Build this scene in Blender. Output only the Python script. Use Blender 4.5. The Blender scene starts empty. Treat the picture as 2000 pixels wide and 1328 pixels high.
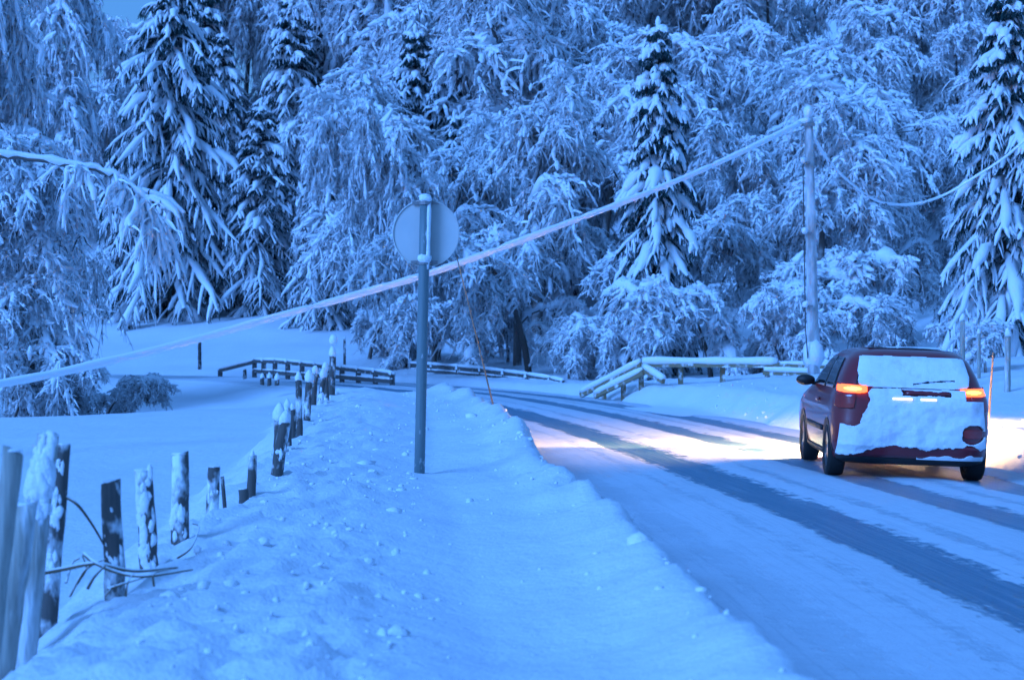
import bpy, bmesh, math, random
import numpy as np
from mathutils import Vector, Matrix

R_ = math.radians
scene = bpy.context.scene
col = scene.collection
random.seed(7)

# ----------------------------------------------------------------- camera
F = 3600.0          # focal length in pixels of the 2000 px wide photograph
HOR = 640.0         # horizon row
CAMZ = 1.7
cam_d = bpy.data.cameras.new('camera')
cam = bpy.data.objects.new('camera', cam_d)
col.objects.link(cam)
cam.location = (0, 0, CAMZ)
cam.rotation_euler = (R_(90) - math.atan(24 / F), 0, 0)
cam_d.sensor_width = 36
cam_d.lens = 36 * F / 2000
cam_d.clip_start = 0.1
cam_d.clip_end = 3000
cam_d.dof.use_dof = True
cam_d.dof.focus_distance = 21
cam_d.dof.aperture_fstop = 3.4
scene.camera = cam

# ----------------------------------------------------------------- world
world = bpy.data.worlds.new('World')
scene.world = world
world.use_nodes = True
wn = world.node_tree.nodes
wl = world.node_tree.links
bg = wn['Background']
sky = wn.new('ShaderNodeTexSky')
sky.sky_type = 'NISHITA'
sky.sun_disc = False
sky.sun_elevation = R_(1.8)
sky.sun_rotation = R_(230)
sky.altitude = 200
sky.air_density = 1.0
sky.dust_density = 0.3
sky.ozone_density = 4.3
# a thin even layer of twilight cloud over the clear sky
cl_ = wn.new('ShaderNodeMix'); cl_.data_type = 'RGBA'
cl_.inputs[0].default_value = 0.78
cl_.inputs[7].default_value = (0.090, 0.345, 1.0, 1)
wl.new(sky.outputs['Color'], cl_.inputs[6])
wl.new(cl_.outputs[2], bg.inputs['Color'])
bg.inputs['Strength'].default_value = 0.10

sun_d = bpy.data.lights.new('twilight_sun', 'SUN')
sun_d.energy = 0.52
sun_d.angle = R_(28)
sun_d.color = (0.115, 0.350, 1.0)
sun = bpy.data.objects.new('twilight_sun', sun_d)
col.objects.link(sun)
sun.rotation_euler = (R_(58), 0, R_(-50))

scene.view_settings.view_transform = 'Standard'
scene.view_settings.look = 'None'
scene.view_settings.gamma = 1
scene.view_settings.exposure = 3.12
scene.view_settings.use_curve_mapping = False
scene.view_settings.use_white_balance = False
scene.render.engine = 'CYCLES'
scene.cycles.use_denoising = True
scene.cycles.max_bounces = 5
scene.cycles.diffuse_bounces = 4
scene.cycles.glossy_bounces = 3
scene.cycles.transmission_bounces = 4
scene.cycles.sample_clamp_indirect = 4


# ----------------------------------------------------------------- helpers
def P(px, py, Y):
    """point at distance Y that shows at photo pixel (px, py)"""
    return Vector(((px - 1000) / F * Y, Y, CAMZ - (py - HOR) / F * Y))


def tag(o, label=None, cat=None, group=None, kind=None):
    if label: o['label'] = label
    if cat: o['category'] = cat
    if group: o['group'] = group
    if kind: o['kind'] = kind
    return o


def empty(name, loc=(0, 0, 0), rot=(0, 0, 0)):
    o = bpy.data.objects.new(name, None)
    o.empty_display_size = 0.2
    o.location = loc
    o.rotation_euler = rot
    col.objects.link(o)
    return o


def link(name, me, parent=None, loc=None):
    o = bpy.data.objects.new(name, me)
    col.objects.link(o)
    if parent is not None: o.parent = parent
    if loc is not None: o.location = loc
    return o


def copy_tree(o, parent=None):
    c = o.copy()
    col.objects.link(c)
    if parent is not None: c.parent = parent
    for ch in o.children:
        copy_tree(ch, c)
    return c


def mesh_np(name, V, faces, mats, midx=None, smooth=False):
    """faces: list of int arrays (m, k)"""
    V = np.asarray(V, dtype=np.float32)
    me = bpy.data.meshes.new(name)
    tot = np.concatenate([np.full(len(f), f.shape[1], dtype=np.int32) for f in faces])
    loops = np.concatenate([f.reshape(-1) for f in faces]).astype(np.int32)
    me.vertices.add(len(V)); me.vertices.foreach_set('co', V.reshape(-1))
    me.loops.add(len(loops)); me.loops.foreach_set('vertex_index', loops)
    me.polygons.add(len(tot))
    st = np.concatenate([[0], np.cumsum(tot)[:-1]]).astype(np.int32)
    me.polygons.foreach_set('loop_start', st)
    me.polygons.foreach_set('loop_total', tot)
    if midx is not None: me.polygons.foreach_set('material_index', np.asarray(midx, dtype=np.int32))
    me.polygons.foreach_set('use_smooth', np.full(len(tot), smooth))
    for m in (mats if isinstance(mats, (list, tuple)) else [mats]): me.materials.append(m)
    me.update(calc_edges=True)
    return me


class Soup:
    """collects vertex / face arrays for one mesh"""
    def __init__(self): self.V, self.Fq, self.n = [], [], 0
    def add(self, V, *fs):
        self.V.append(np.asarray(V, float))
        for f in fs:
            if len(f): self.Fq.append(np.asarray(f, int) + self.n)
        self.n += len(V)
        return self
    def mesh(self, name, mat, smooth=False):
        return mesh_np(name, np.concatenate(self.V), self.Fq, mat, None, smooth)


def norm(a):
    return a / np.maximum(np.linalg.norm(a, axis=-1, keepdims=True), 1e-9)


def tubes(Pt, Rd, sides=3, squash=1.0, caps=False):
    """n polylines of k points as tubes; first vertex of the section points up"""
    Pt = np.asarray(Pt, float); Rd = np.asarray(Rd, float)
    n, k, _ = Pt.shape
    T = norm(np.gradient(Pt, axis=1))
    m0 = norm(T.mean(1))
    S0 = np.stack([m0[:, 1], -m0[:, 0], np.zeros(n)], -1)
    bad = np.linalg.norm(S0, axis=-1) < 0.12
    if bad.any():
        hv = np.random.default_rng(n).normal(size=(n, 3)); hv[:, 2] = 0
        S0[bad] = hv[bad]
    S0 = norm(S0)[:, None]
    S = S0 - T * (S0 * T).sum(-1, keepdims=True)
    S = norm(S); U = np.cross(S, T)
    ang = np.pi / 2 + np.arange(sides) * 2 * np.pi / sides
    V = (Pt[:, :, None] + Rd[:, :, None, None] * (np.cos(ang)[None, None, :, None] * S[:, :, None] +
         squash * np.sin(ang)[None, None, :, None] * U[:, :, None]))
    idx = np.arange(n * k * sides).reshape(n, k, sides)
    a = idx[:, :-1]; b = idx[:, 1:]
    q = np.stack([a, np.roll(a, -1, 2), np.roll(b, -1, 2), b], -1).reshape(-1, 4)
    fs = [q]
    if caps:
        fs.append(idx[:, 0, ::-1].reshape(-1, sides)); fs.append(idx[:, -1].reshape(-1, sides))
    return V.reshape(-1, 3), fs


def tube_obj(name, pts, rad, mat, parent=None, sides=8, caps=True, smooth=True, squash=1.0):
    pts = np.array([tuple(p) for p in pts], float)[None]
    rad = np.full((1, pts.shape[1]), rad) if np.isscalar(rad) else np.asarray(rad, float)[None]
    V, fs = tubes(pts, rad, sides, squash, caps)
    me = mesh_np(name, V, fs, mat, None, smooth)
    return link(name, me, parent)


def h2(ix, iy, seed):
    n = (ix.astype(np.int64) * 374761393 + iy.astype(np.int64) * 668265263 + seed * 974711) & 0xffffffff
    n = ((n ^ (n >> 13)) * 1274126177) & 0xffffffff
    n = n ^ (n >> 16)
    return (n & 0xffff) / 65535.0


def vnoise(x, y, seed=0):
    x = np.asarray(x, float); y = np.asarray(y, float)
    ix = np.floor(x); iy = np.floor(y)
    fx = x - ix; fy = y - iy
    fx = fx * fx * (3 - 2 * fx); fy = fy * fy * (3 - 2 * fy)
    a = h2(ix, iy, seed); b = h2(ix + 1, iy, seed); c = h2(ix, iy + 1, seed); d = h2(ix + 1, iy + 1, seed)
    return (a * (1 - fx) + b * fx) * (1 - fy) + (c * (1 - fx) + d * fx) * fy - 0.5


def fbm(x, y, seed=0, oct=4):
    v = 0; a = 1.0
    for o in range(oct):
        v = v + a * vnoise(x * 2 ** o + 13.7 * o, y * 2 ** o + 5.1 * o, seed + o)
        a *= 0.5
    return v


def sst(a, b, x):
    t = np.clip((np.asarray(x, float) - a) / (b - a), 0, 1)
    return t * t * (3 - 2 * t)


def box_soup(s, x0, x1, y0, y1, z0, z1, M=None):
    V = np.array([(x, y, z) for x in (x0, x1) for y in (y0, y1) for z in (z0, z1)], float)
    if M is not None:
        V = np.array([tuple(M @ Vector(v)) for v in V])
    f = np.array([(0, 1, 3, 2), (4, 6, 7, 5), (0, 4, 5, 1), (2, 3, 7, 6), (0, 2, 6, 4), (1, 5, 7, 3)])
    s.add(V, f)


# ----------------------------------------------------------------- materials
def new_mat(name):
    m = bpy.data.materials.new(name)
    m.use_nodes = True
    nt = m.node_tree
    return m, nt, nt.nodes['Principled BSDF']


def node(nt, t, **kw):
    n = nt.nodes.new(t)
    for k, v in kw.items():
        if k.startswith('i_'):
            key = k[2:]
            n.inputs[int(key) if key.isdigit() else key.replace('_', ' ')].default_value = v
        else: setattr(n, k, v)
    return n


def mth(nt, op, a, b=None, clamp=False):
    n = nt.nodes.new('ShaderNodeMath'); n.operation = op; n.use_clamp = clamp
    for i, x in enumerate((a, b)):
        if x is None: continue
        if hasattr(x, 'is_linked'): nt.links.new(x, n.inputs[i])
        else: n.inputs[i].default_value = x
    return n.outputs[0]


def mix(nt, f, a, b):
    n = nt.nodes.new('ShaderNodeMix'); n.data_type = 'RGBA'
    for s, x in ((n.inputs[0], f), (n.inputs[6], a), (n.inputs[7], b)):
        if hasattr(x, 'is_linked'): nt.links.new(x, s)
        elif isinstance(x, tuple): s.default_value = (*x, 1)
        else: s.default_value = x
    return n.outputs[2]


def noise(nt, scale, detail=3, vec=None, rough=0.55):
    n = node(nt, 'ShaderNodeTexNoise'); n.inputs['Scale'].default_value = scale
    n.inputs['Detail'].default_value = detail; n.inputs['Roughness'].default_value = rough
    if vec is not None: nt.links.new(vec, n.inputs['Vector'])
    return n.outputs['Fac']


def objvec(nt):
    return node(nt, 'ShaderNodeTexCoord').outputs['Object']


def bump(nt, b, h, strength, dist):
    n = node(nt, 'ShaderNodeBump'); n.inputs['Strength'].default_value = strength; n.inputs['Distance'].default_value = dist
    nt.links.new(h, n.inputs['Height']); nt.links.new(n.outputs[0], b.inputs['Normal'])


SNOW = (0.84, 0.87, 0.90)


def snow_mat(name, c1=SNOW, c2=(0.74, 0.78, 0.83), sc=2.0, bs=14.0, bd=0.03, bstr=0.6):
    m, nt, b = new_mat(name)
    v = objvec(nt)
    f = noise(nt, sc, 4, v)
    nt.links.new(mix(nt, f, c1, c2), b.inputs['Base Color'])
    b.inputs['Roughness'].default_value = 0.65
    b.inputs['Specular IOR Level'].default_value = 0.25
    h = mth(nt, 'ADD', noise(nt, bs, 4, v), mth(nt, 'MULTIPLY', noise(nt, bs * 5, 2, v), 0.35))
    bump(nt, b, h, bstr, bd)
    return m


M = {}
M['snow'] = snow_mat('snow')
M['snow_clump'] = snow_mat('snow_clump', sc=6, bs=22, bd=0.03)
M['ground_snow'] = snow_mat('ground_snow', c1=(0.75, 0.78, 0.82), c2=(0.66, 0.69, 0.74), sc=0.7, bs=7, bd=0.03, bstr=0.75)
M['sleeve'] = snow_mat('sleeve_snow', c1=(0.9, 0.92, 0.94), c2=(0.82, 0.85, 0.88), sc=3, bs=10, bd=0.008, bstr=0.3)


def bark_snow(name, bark, snow, lo=-0.35, k=1.5, nsc=3.0, namp=0.9, bark2=None):
    """snow lying on the upward sides, bark or needles below"""
    m, nt, b = new_mat(name)
    g = node(nt, 'ShaderNodeNewGeometry')
    sep = node(nt, 'ShaderNodeSeparateXYZ'); nt.links.new(g.outputs['Normal'], sep.inputs[0])
    v = objvec(nt)
    n = noise(nt, nsc, 3, v)
    a = mth(nt, 'ADD', mth(nt, 'SUBTRACT', sep.outputs['Z'], lo), mth(nt, 'MULTIPLY', mth(nt, 'SUBTRACT', n, 0.5), namp))
    f = mth(nt, 'MULTIPLY', a, k, True)
    c = mix(nt, noise(nt, 9, 2, v), bark, bark2 or tuple(x * 1.7 for x in bark))
    nt.links.new(mix(nt, f, c, snow), b.inputs['Base Color'])
    b.inputs['Roughness'].default_value = 0.8
    b.inputs['Specular IOR Level'].default_value = 0.15
    return m


M['birch_twig'] = bark_snow('frosted_twig', (0.045, 0.045, 0.05), (0.82, 0.85, 0.88), -0.38, 1.3)
M['birch_bark'] = bark_snow('birch_bark', (0.09, 0.08, 0.075), (0.8, 0.83, 0.86), 0.05, 2.5, 1.5, 1.2)
M['needles'] = bark_snow('spruce_needles', (0.010, 0.034, 0.036), (0.74, 0.78, 0.82), 0.22, 1.5, 2.0, 1.1)
M['spruce_bark'] = bark_snow('spruce_bark', (0.05, 0.04, 0.035), (0.8, 0.82, 0.85), 0.2, 2.0, 2.0, 1.0)


def patchy(name, wood, wood2, thresh, nsc, stretch=(1, 1, 1), snow=(0.8, 0.84, 0.88), rough=0.8, k=7.0):
    """weathered wood or metal with driven snow stuck on in patches"""
    m, nt, b = new_mat(name)
    v = objvec(nt)
    mp = node(nt, 'ShaderNodeMapping'); mp.inputs['Scale'].default_value = stretch
    nt.links.new(v, mp.inputs['Vector'])
    oi = node(nt, 'ShaderNodeObjectInfo')
    ad = node(nt, 'ShaderNodeVectorMath', operation='ADD')
    nt.links.new(mp.outputs[0], ad.inputs[0])
    cmb = node(nt, 'ShaderNodeCombineXYZ')
    nt.links.new(mth(nt, 'MULTIPLY', oi.outputs['Random'], 40.0), cmb.inputs[0])
    nt.links.new(cmb.outputs[0], ad.inputs[1])
    n = noise(nt, nsc, 4, ad.outputs[0], 0.6)
    f = mth(nt, 'MULTIPLY', mth(nt, 'SUBTRACT', n, thresh), k, True)
    mp2 = node(nt, 'ShaderNodeMapping'); mp2.inputs['Scale'].default_value = (30, 30, 2)
    nt.links.new(v, mp2.inputs['Vector'])
    c = mix(nt, noise(nt, 2, 4, mp2.outputs[0]), wood, wood2)
    nt.links.new(mix(nt, f, c, snow), b.inputs['Base Color'])
    b.inputs['Roughness'].default_value = rough
    bump(nt, b, mth(nt, 'ADD', f, mth(nt, 'MULTIPLY', noise(nt, 2, 3, mp2.outputs[0]), 0.4)), 0.8, 0.012)
    return m


M['post_wood'] = patchy('weathered_post', (0.045, 0.045, 0.045), (0.11, 0.10, 0.09), 0.52, 6, (1, 1, 0.6))
M['pale_post'] = patchy('frosted_post', (0.13, 0.13, 0.115), (0.46, 0.46, 0.41), 0.50, 9, (1, 1, 0.15), k=4)
M['pole_frost'] = patchy('frosted_pole', (0.30, 0.30, 0.30), (0.42, 0.42, 0.42), 0.42, 3, (2, 2, 0.5), k=3)
M['rail_wood'] = patchy('rail_wood', (0.16, 0.12, 0.07), (0.28, 0.22, 0.13), 0.52, 5, (1, 1, 1))
M['fence_dark'] = patchy('dark_fence_wood', (0.05, 0.05, 0.05), (0.1, 0.1, 0.1), 0.6, 6, (1, 1, 1))
M['galv'] = patchy('galvanised_steel', (0.10, 0.16, 0.17), (0.15, 0.21, 0.22), 0.66, 9, (1, 1, 0.5), k=8, rough=0.5)


def plain(name, c, rough=0.5, metal=0.0, c2=None, sc=8, coat=0.0):
    m, nt, b = new_mat(name)
    if c2 is None: c2 = tuple(x * 0.8 for x in c)
    nt.links.new(mix(nt, noise(nt, sc, 3, objvec(nt)), c, c2), b.inputs['Base Color'])
    b.inputs['Roughness'].default_value = rough
    b.inputs['Metallic'].default_value = metal
    b.inputs['Coat Weight'].default_value = coat
    return m


def glow(name, c, s):
    m, nt, b = new_mat(name)
    b.inputs['Base Color'].default_value = (*c, 1)
    b.inputs['Emission Color'].default_value = (*c, 1)
    b.inputs['Emission Strength'].default_value = s
    return m


M['sign_back'] = plain('sign_back_aluminium', (0.56, 0.56, 0.53), 0.6, 0.0, (0.44, 0.45, 0.44), 4)
M['steel'] = plain('steel', (0.3, 0.3, 0.31), 0.45, 0.6)
M['paint'] = plain('dark_red_paint', (0.20, 0.008, 0.016), 0.32, 0.0, (0.16, 0.007, 0.013), 3, 0.7)
M['black'] = plain('black_plastic', (0.015, 0.015, 0.016), 0.6)
M['rubber'] = plain('tyre_rubber', (0.012, 0.012, 0.013), 0.85)
M['rim'] = plain('alloy_rim', (0.35, 0.35, 0.36), 0.35, 0.8)
M['glass'] = plain('dark_glass', (0.02, 0.022, 0.026), 0.06)
M['lens'] = plain('red_lens', (0.30, 0.01, 0.012), 0.2, 0, None, 8, 0.6)
M['tail_lit'] = glow('lit_tail_lamp', (1.0, 0.11, 0.028), 0.42)
M['tail_core'] = glow('tail_lamp_core', (1.0, 0.42, 0.06), 0.62)
M['plate_lit'] = glow('lit_plate_lamp', (1.0, 0.85, 0.65), 0.2)
M['head_lit'] = glow('lit_headlamp', (1.0, 0.8, 0.55), 1.0)
M['porcelain'] = plain('porcelain', (0.6, 0.6, 0.58), 0.3)
M['stake'] = plain('bamboo_stake', (0.30, 0.20, 0.13), 0.7, 0, (0.20, 0.13, 0.09), 6)
M['wire'] = plain('wire', (0.05, 0.05, 0.05), 0.6)
M['dry_stem'] = bark_snow('dry_stem', (0.10, 0.075, 0.05), (0.8, 0.83, 0.86), 0.15, 2.0, 6, 1.2)
M['car_snow'] = snow_mat('driven_car_snow', c1=(0.84, 0.86, 0.89), c2=(0.70, 0.72, 0.76), sc=5, bs=12, bd=0.02)
nt = M['car_snow'].node_tree; b = nt.nodes['Principled BSDF']
old = b.inputs['Base Color'].links[0].from_socket
thin = mth(nt, 'MULTIPLY', mth(nt, 'SUBTRACT', noise(nt, 3.2, 6, objvec(nt), 0.65), 0.50), 3.0, True)
nt.links.new(mix(nt, mth(nt, 'MULTIPLY', thin, 0.6), old, (0.36, 0.27, 0.29)), b.inputs['Base Color'])

# ----------------------------------------------------------------- road centre curve and terrain
REF = np.array([(3.6, -80), (3.6, -30), (3.55, -5), (3.45, 5), (3.2, 10), (2.87, 15), (2.37, 20), (1.8, 25), (1.13, 30), (0.25, 36),
                (-0.9, 42), (-2.5, 48), (-4.9, 54), (-8.6, 60), (-14, 65), (-24, 70.5), (-40, 76), (-90, 88), (-200, 110)], float)


def catmull(C, n):
    out = []
    C = np.vstack([2 * C[0] - C[1], C, 2 * C[-1] - C[-2]])
    for i in range(1, len(C) - 2):
        p0, p1, p2, p3 = C[i - 1:i + 3]
        t = np.linspace(0, 1, n, endpoint=False)[:, None]
        out.append(0.5 * (2 * p1 + (p2 - p0) * t + (2 * p0 - 5 * p1 + 4 * p2 - p3) * t * t + (3 * p1 - p0 - 3 * p2 + p3) * t ** 3))
    out.append(C[-2][None])
    return np.concatenate(out)


CUR = catmull(REF, 14)
TAN = norm(np.gradient(CUR, axis=0))
RGT = np.stack([TAN[:, 1], -TAN[:, 0]], -1)
ARC = np.concatenate([[0], np.cumsum(np.linalg.norm(np.diff(CUR, axis=0), axis=1))])


def lateral(X, Y):
    X = np.asarray(X, float).ravel(); Y = np.asarray(Y, float).ravel()
    d = np.empty(len(X))
    for i in range(0, len(X), 20000):
        x = X[i:i + 20000]; y = Y[i:i + 20000]
        D2 = (x[:, None] - CUR[None, :, 0]) ** 2 + (y[:, None] - CUR[None, :, 1]) ** 2
        j = D2.argmin(1)
        dx = x - CUR[j, 0]; dy = y - CUR[j, 1]
        perp = dx * RGT[j, 0] + dy * RGT[j, 1]
        d[i:i + 20000] = np.where(D2[np.arange(len(x)), j] < 9, perp, np.sign(perp) * np.sqrt(D2[np.arange(len(x)), j]))
    return d


def road_z(d):
    return -0.035 * np.maximum(d - 1.0, 0)


def H(X, Y):
    """height of the snow surface"""
    sh = np.shape(X)
    X = np.asarray(X, float).ravel(); Y = np.asarray(Y, float).ravel()
    d = lateral(X, Y)
    n1 = fbm(X * 0.25, Y * 0.25, 3, 3); n2 = fbm(X * 1.3, Y * 1.3, 11, 3); n3 = fbm(X * 5, Y * 5, 23, 3)
    # field on the left
    hollow = np.exp(-((X + 14) / 8.0) ** 2 - ((Y - 47) / 8.0) ** 2)
    field = 0.03 + 0.12 * n1 - 1.1 * hollow + 0.012 * n2 + 0.45 * np.exp(-((X + 21) / 7.0) ** 2 - ((Y - 60) / 5.0) ** 2)
    # left bank thrown up beside the road
    rd = np.interp(Y, [-10, 5, 17, 22.7, 27, 35, 60], [-2.45, -2.45, -2.42, -2.02, -1.7, -1.25, -1.3])
    df = np.interp(Y, [0, 10, 22, 37, 60], [-5.1, -5.1, -4.75, -3.75, -3.7]) - 0.15
    fade = 1 - sst(37.5, 41.5, Y + 0.8 * n1)
    u = d - rd
    foot = 0.30 + (0.10 * n2 + 0.06 * n3) * (0.35 + 0.65 * sst(9, 15, Y))
    n4 = fbm(X * 14, Y * 14, 41, 2) * sst(40, 20, Y)
    crumb = sst(-1.1, -1.8, u + 0.5 * n2) + 0.4 * sst(-0.5, -0.25, u) * sst(11, 16, Y)
    top = np.interp(u, [-9, -2.9, -2.2, -1.7, -1.0, -0.45, -0.12, 0.0], [0.38, 0.40, 0.48, 0.47, 0.36, 0.40, 0.50, 0.52]) + 0.06 * np.interp(Y, [8, 13], [1, 0]) * sst(-0.8, -0.1, u) + 0.05 * n1 + 0.13 * n2 * sst(7, 16, Y) * np.exp(-(u / 0.5) ** 2) + 0.05 * n1 * np.exp(-(u / 0.7) ** 2) + 0.04 * n2 + 0.075 * n4 * (0.10 + crumb) + 0.075 * n3 * (0.12 + 0.6 * crumb + 0.35 * np.exp(-(u / 0.45) ** 2))
    bank = top * (1 - sst(-0.05, foot, u)) * sst(df - 0.75, df + 0.15, d + 0.25 * n2)
    left = np.maximum(field * sst(-2.0, -3.5, d), 0) * 0 + field * sst(-1.6, -4.0, d)
    zl = left + np.maximum(bank * fade - np.maximum(left, 0) * 0.6, 0) + (1 - fade) * 0.10 * sst(-3.0, -4.5, d)
    # right bank and slope
    far = sst(46, 54, Y)
    bh = 0.46 * (1 - far) + 0.16 * far
    edge = 4.05 + 0.22 * n2 + 0.1 * n1
    rb = sst(0, 0.75, d - edge) * (bh + 0.10 * n1 + 0.05 * n2 + 0.03 * n3)
    rb = rb + 0.055 * np.clip(d - 5, 0, 5) * (1 - 0.6 * far)
    # mound in front of the railing
    rb = rb + 0.22 * np.exp(-((X - 6.2) / 2.6) ** 2 - ((Y - 40) / 3.0) ** 2)
    hillm = 0.42 + 0.58 * sst(-50, -14, X)
    hill = (0.05 + 0.07 * sst(2, -10, X)) * np.clip(d - 8, 0, 10) + 0.15 * np.clip(d - 16, 0, 16) + (0.30 * hillm) * np.clip(d - 30, 0, 160) + 0.9 * n1 * sst(14, 40, d)
    zr = rb + hill
    z = np.where(d < 0, zl, zr)
    rough = 0.02 * n2 * sst(5, 9, np.abs(d - 1))
    z = z + road_z(np.clip(d, -9, 4.2)) - 0.03 * (1 - sst(0.03, 0.1, np.abs(z))) + rough
    return z.reshape(sh)


def gz(x, y):
    return float(H(np.array([x]), np.array([y]))[0])


def geo(a, b, st, gr):
    out = [a]
    while abs(out[-1] - a) < abs(b - a):
        out.append(out[-1] + math.copysign(st, b - a)); st *= gr
    return out


xs = np.array(sorted(geo(-5.4, -400, 0.07, 1.07)[1:] + list(np.arange(-5.4, 8.0, 0.06)) + geo(8.0, 400, 0.07, 1.07)))
ys = [-60, -40, -25, -15, -8, -4, -1, 1.5]
y = 3.0
while y < 700:
    ys.append(y); y += max(0.05, 0.0105 * y)
ys = np.array(ys)
GX, GY = np.meshgrid(xs, ys)
GZ = H(GX, GY)
idx = np.arange(GX.size).reshape(GX.shape)
q = np.stack([idx[:-1, :-1], idx[:-1, 1:], idx[1:, 1:], idx[1:, :-1]], -1).reshape(-1, 4)
g = link('ground', mesh_np('ground', np.stack([GX, GY, GZ], -1).reshape(-1, 3), [q], M['ground_snow'], None, True))
tag(g, 'deep blue-white snow over the field, the bank and the forest slope', 'ground', kind='structure')

# road sheet
us = np.linspace(-2.35, 4.5, 42)
sel = (CUR[:, 1] > -60) & (CUR[:, 0] > -120)
rc = catmull(CUR[sel][::3], 12)
rt = norm(np.gradient(rc, axis=0)); rr = np.stack([rt[:, 1], -rt[:, 0]], -1)
ra = np.concatenate([[0], np.cumsum(np.linalg.norm(np.diff(rc, axis=0), axis=1))])
RX = rc[:, None, 0] + us[None] * rr[:, None, 0]; RY = rc[:, None, 1] + us[None] * rr[:, None, 1]
RZ = (road_z(us) - 0.35 * sst(-1.95, -2.35, us) - 0.35 * sst(4.2, 4.5, us))[None] + 0 * RX
rutd = np.zeros_like(us)
for c, w in ((0.0, 0.36), (1.72, 0.32), (3.2, 0.34)):
    rutd = np.maximum(rutd, 1 - sst(w * 0.6, w * 1.4, np.abs(us - c)))
RZ = RZ + (1 - rutd)[None] * 0.02 + 0.012 * fbm(RX * 1.5, RY * 0.6, 5, 3)
ridx = np.arange(RX.size).reshape(RX.shape)
q = np.stack([ridx[:-1, :-1], ridx[:-1, 1:], ridx[1:, 1:], ridx[1:, :-1]], -1).reshape(-1, 4)
rme = mesh_np('road', np.stack([RX, RY, RZ], -1).reshape(-1, 3), [q], [], None, True)
uvl = rme.uv_layers.new(name='UVMap')
uvv = np.stack([np.broadcast_to(us[None], RX.shape), np.broadcast_to(ra[:, None], RX.shape)], -1).reshape(-1, 2)
uvl.data.foreach_set('uv', uvv[q.reshape(-1)].astype(np.float32).reshape(-1))
m, nt, b = new_mat('snowy_road')
uv = node(nt, 'ShaderNodeUVMap'); uv.uv_map = 'UVMap'
sp = node(nt, 'ShaderNodeSeparateXYZ'); nt.links.new(uv.outputs[0], sp.inputs[0])
mp = node(nt, 'ShaderNodeMapping'); mp.inputs['Scale'].default_value = (3.0, 0.35, 1)
nt.links.new(uv.outputs[0], mp.inputs['Vector'])
streak = noise(nt, 2.2, 5, mp.outputs[0], 0.65)
mp3 = node(nt, 'ShaderNodeMapping'); mp3.inputs['Scale'].default_value = (14.0, 0.25, 1)
nt.links.new(uv.outputs[0], mp3.inputs['Vector'])
fine = noise(nt, 2.0, 3, mp3.outputs[0], 0.6)
grain = noise(nt, 30, 3, uv.outputs[0], 0.6)
jag = noise(nt, 5.0, 5, uv.outputs[0], 0.7)
u = sp.outputs['X']
tot = None
for c, w, s in ((0.0, 0.36, 1.0), (1.72, 0.33, 0.95), (3.2, 0.36, 0.9), (-1.45, 0.20, 0.12), (0.72, 0.09, 0.35), (2.45, 0.10, 0.35), (-0.72, 0.08, 0.22)):
    dist = mth(nt, 'ABSOLUTE', mth(nt, 'SUBTRACT', u, c))
    dist = mth(nt, 'ADD', dist, mth(nt, 'MULTIPLY', mth(nt, 'SUBTRACT', streak, 0.5), 0.5))
    dist = mth(nt, 'ADD', dist, mth(nt, 'MULTIPLY', mth(nt, 'SUBTRACT', jag, 0.5), 0.42))
    f = mth(nt, 'MULTIPLY', mth(nt, 'MULTIPLY', mth(nt, 'SUBTRACT', w, dist), 11.0, True), s)
    tot = f if tot is None else mth(nt, 'MAXIMUM', tot, f)
tot = mth(nt, 'MULTIPLY', tot, mth(nt, 'ADD', 0.48, mth(nt, 'MULTIPLY', fine, 0.9)), True)
smear = mth(nt, 'MULTIPLY', mth(nt, 'SUBTRACT', fine, 0.52), 1.1, True)
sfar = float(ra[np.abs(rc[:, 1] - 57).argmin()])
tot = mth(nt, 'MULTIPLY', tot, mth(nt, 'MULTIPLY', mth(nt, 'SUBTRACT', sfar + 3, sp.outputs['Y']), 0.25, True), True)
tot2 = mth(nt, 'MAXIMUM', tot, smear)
snowc = mix(nt, jag, (0.48, 0.52, 0.57), (0.61, 0.65, 0.70))
asph = mix(nt, grain, (0.026, 0.105, 0.165), (0.065, 0.20, 0.29))
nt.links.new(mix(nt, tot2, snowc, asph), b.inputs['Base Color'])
nt.links.new(mth(nt, 'SUBTRACT', 0.75, mth(nt, 'MULTIPLY', tot, 0.3)), b.inputs['Roughness'])
bump(nt, b, mth(nt, 'ADD', mth(nt, 'MULTIPLY', jag, 0.8), mth(nt, 'SUBTRACT', mth(nt, 'MULTIPLY', grain, 0.25), mth(nt, 'MULTIPLY', tot, 1.2))), 0.7, 0.03)
rme.materials.append(m)
rd = link('road', rme)
tag(rd, 'winding road of packed snow with bare dark wheel tracks', 'road', kind='structure')


# ----------------------------------------------------------------- trees
def rnd_dirs(rng, n):
    a = rng.uniform(0, 2 * np.pi, n)
    return np.stack([np.cos(a), np.sin(a), np.zeros(n)], -1)


def droop(start, dirs, L, g, k, rng, jit=0.04):
    s = np.linspace(0, 1, k)
    Pt = start[:, None] + (L[:, None] * s)[..., None] * dirs[:, None]
    Pt[..., 2] -= (g * L)[:, None] * s ** 2
    j = rng.normal(0, jit, Pt.shape) * (L[:, None] * s)[..., None]
    return Pt + j


def pick(Pt, rng, m, lo=0.2, hi=1.0):
    """m points and tangents on each of n polylines"""
    n, k, _ = Pt.shape
    s = rng.uniform(lo, hi, (n, m)) * (k - 1.001)
    i = s.astype(int); f = (s - i)[..., None]
    r = np.arange(n)[:, None]
    a = Pt[r, i]; b = Pt[r, i + 1]
    return (a * (1 - f) + b * f).reshape(-1, 3), norm(b - a).reshape(-1, 3), (s / (k - 1)).reshape(-1)


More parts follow.
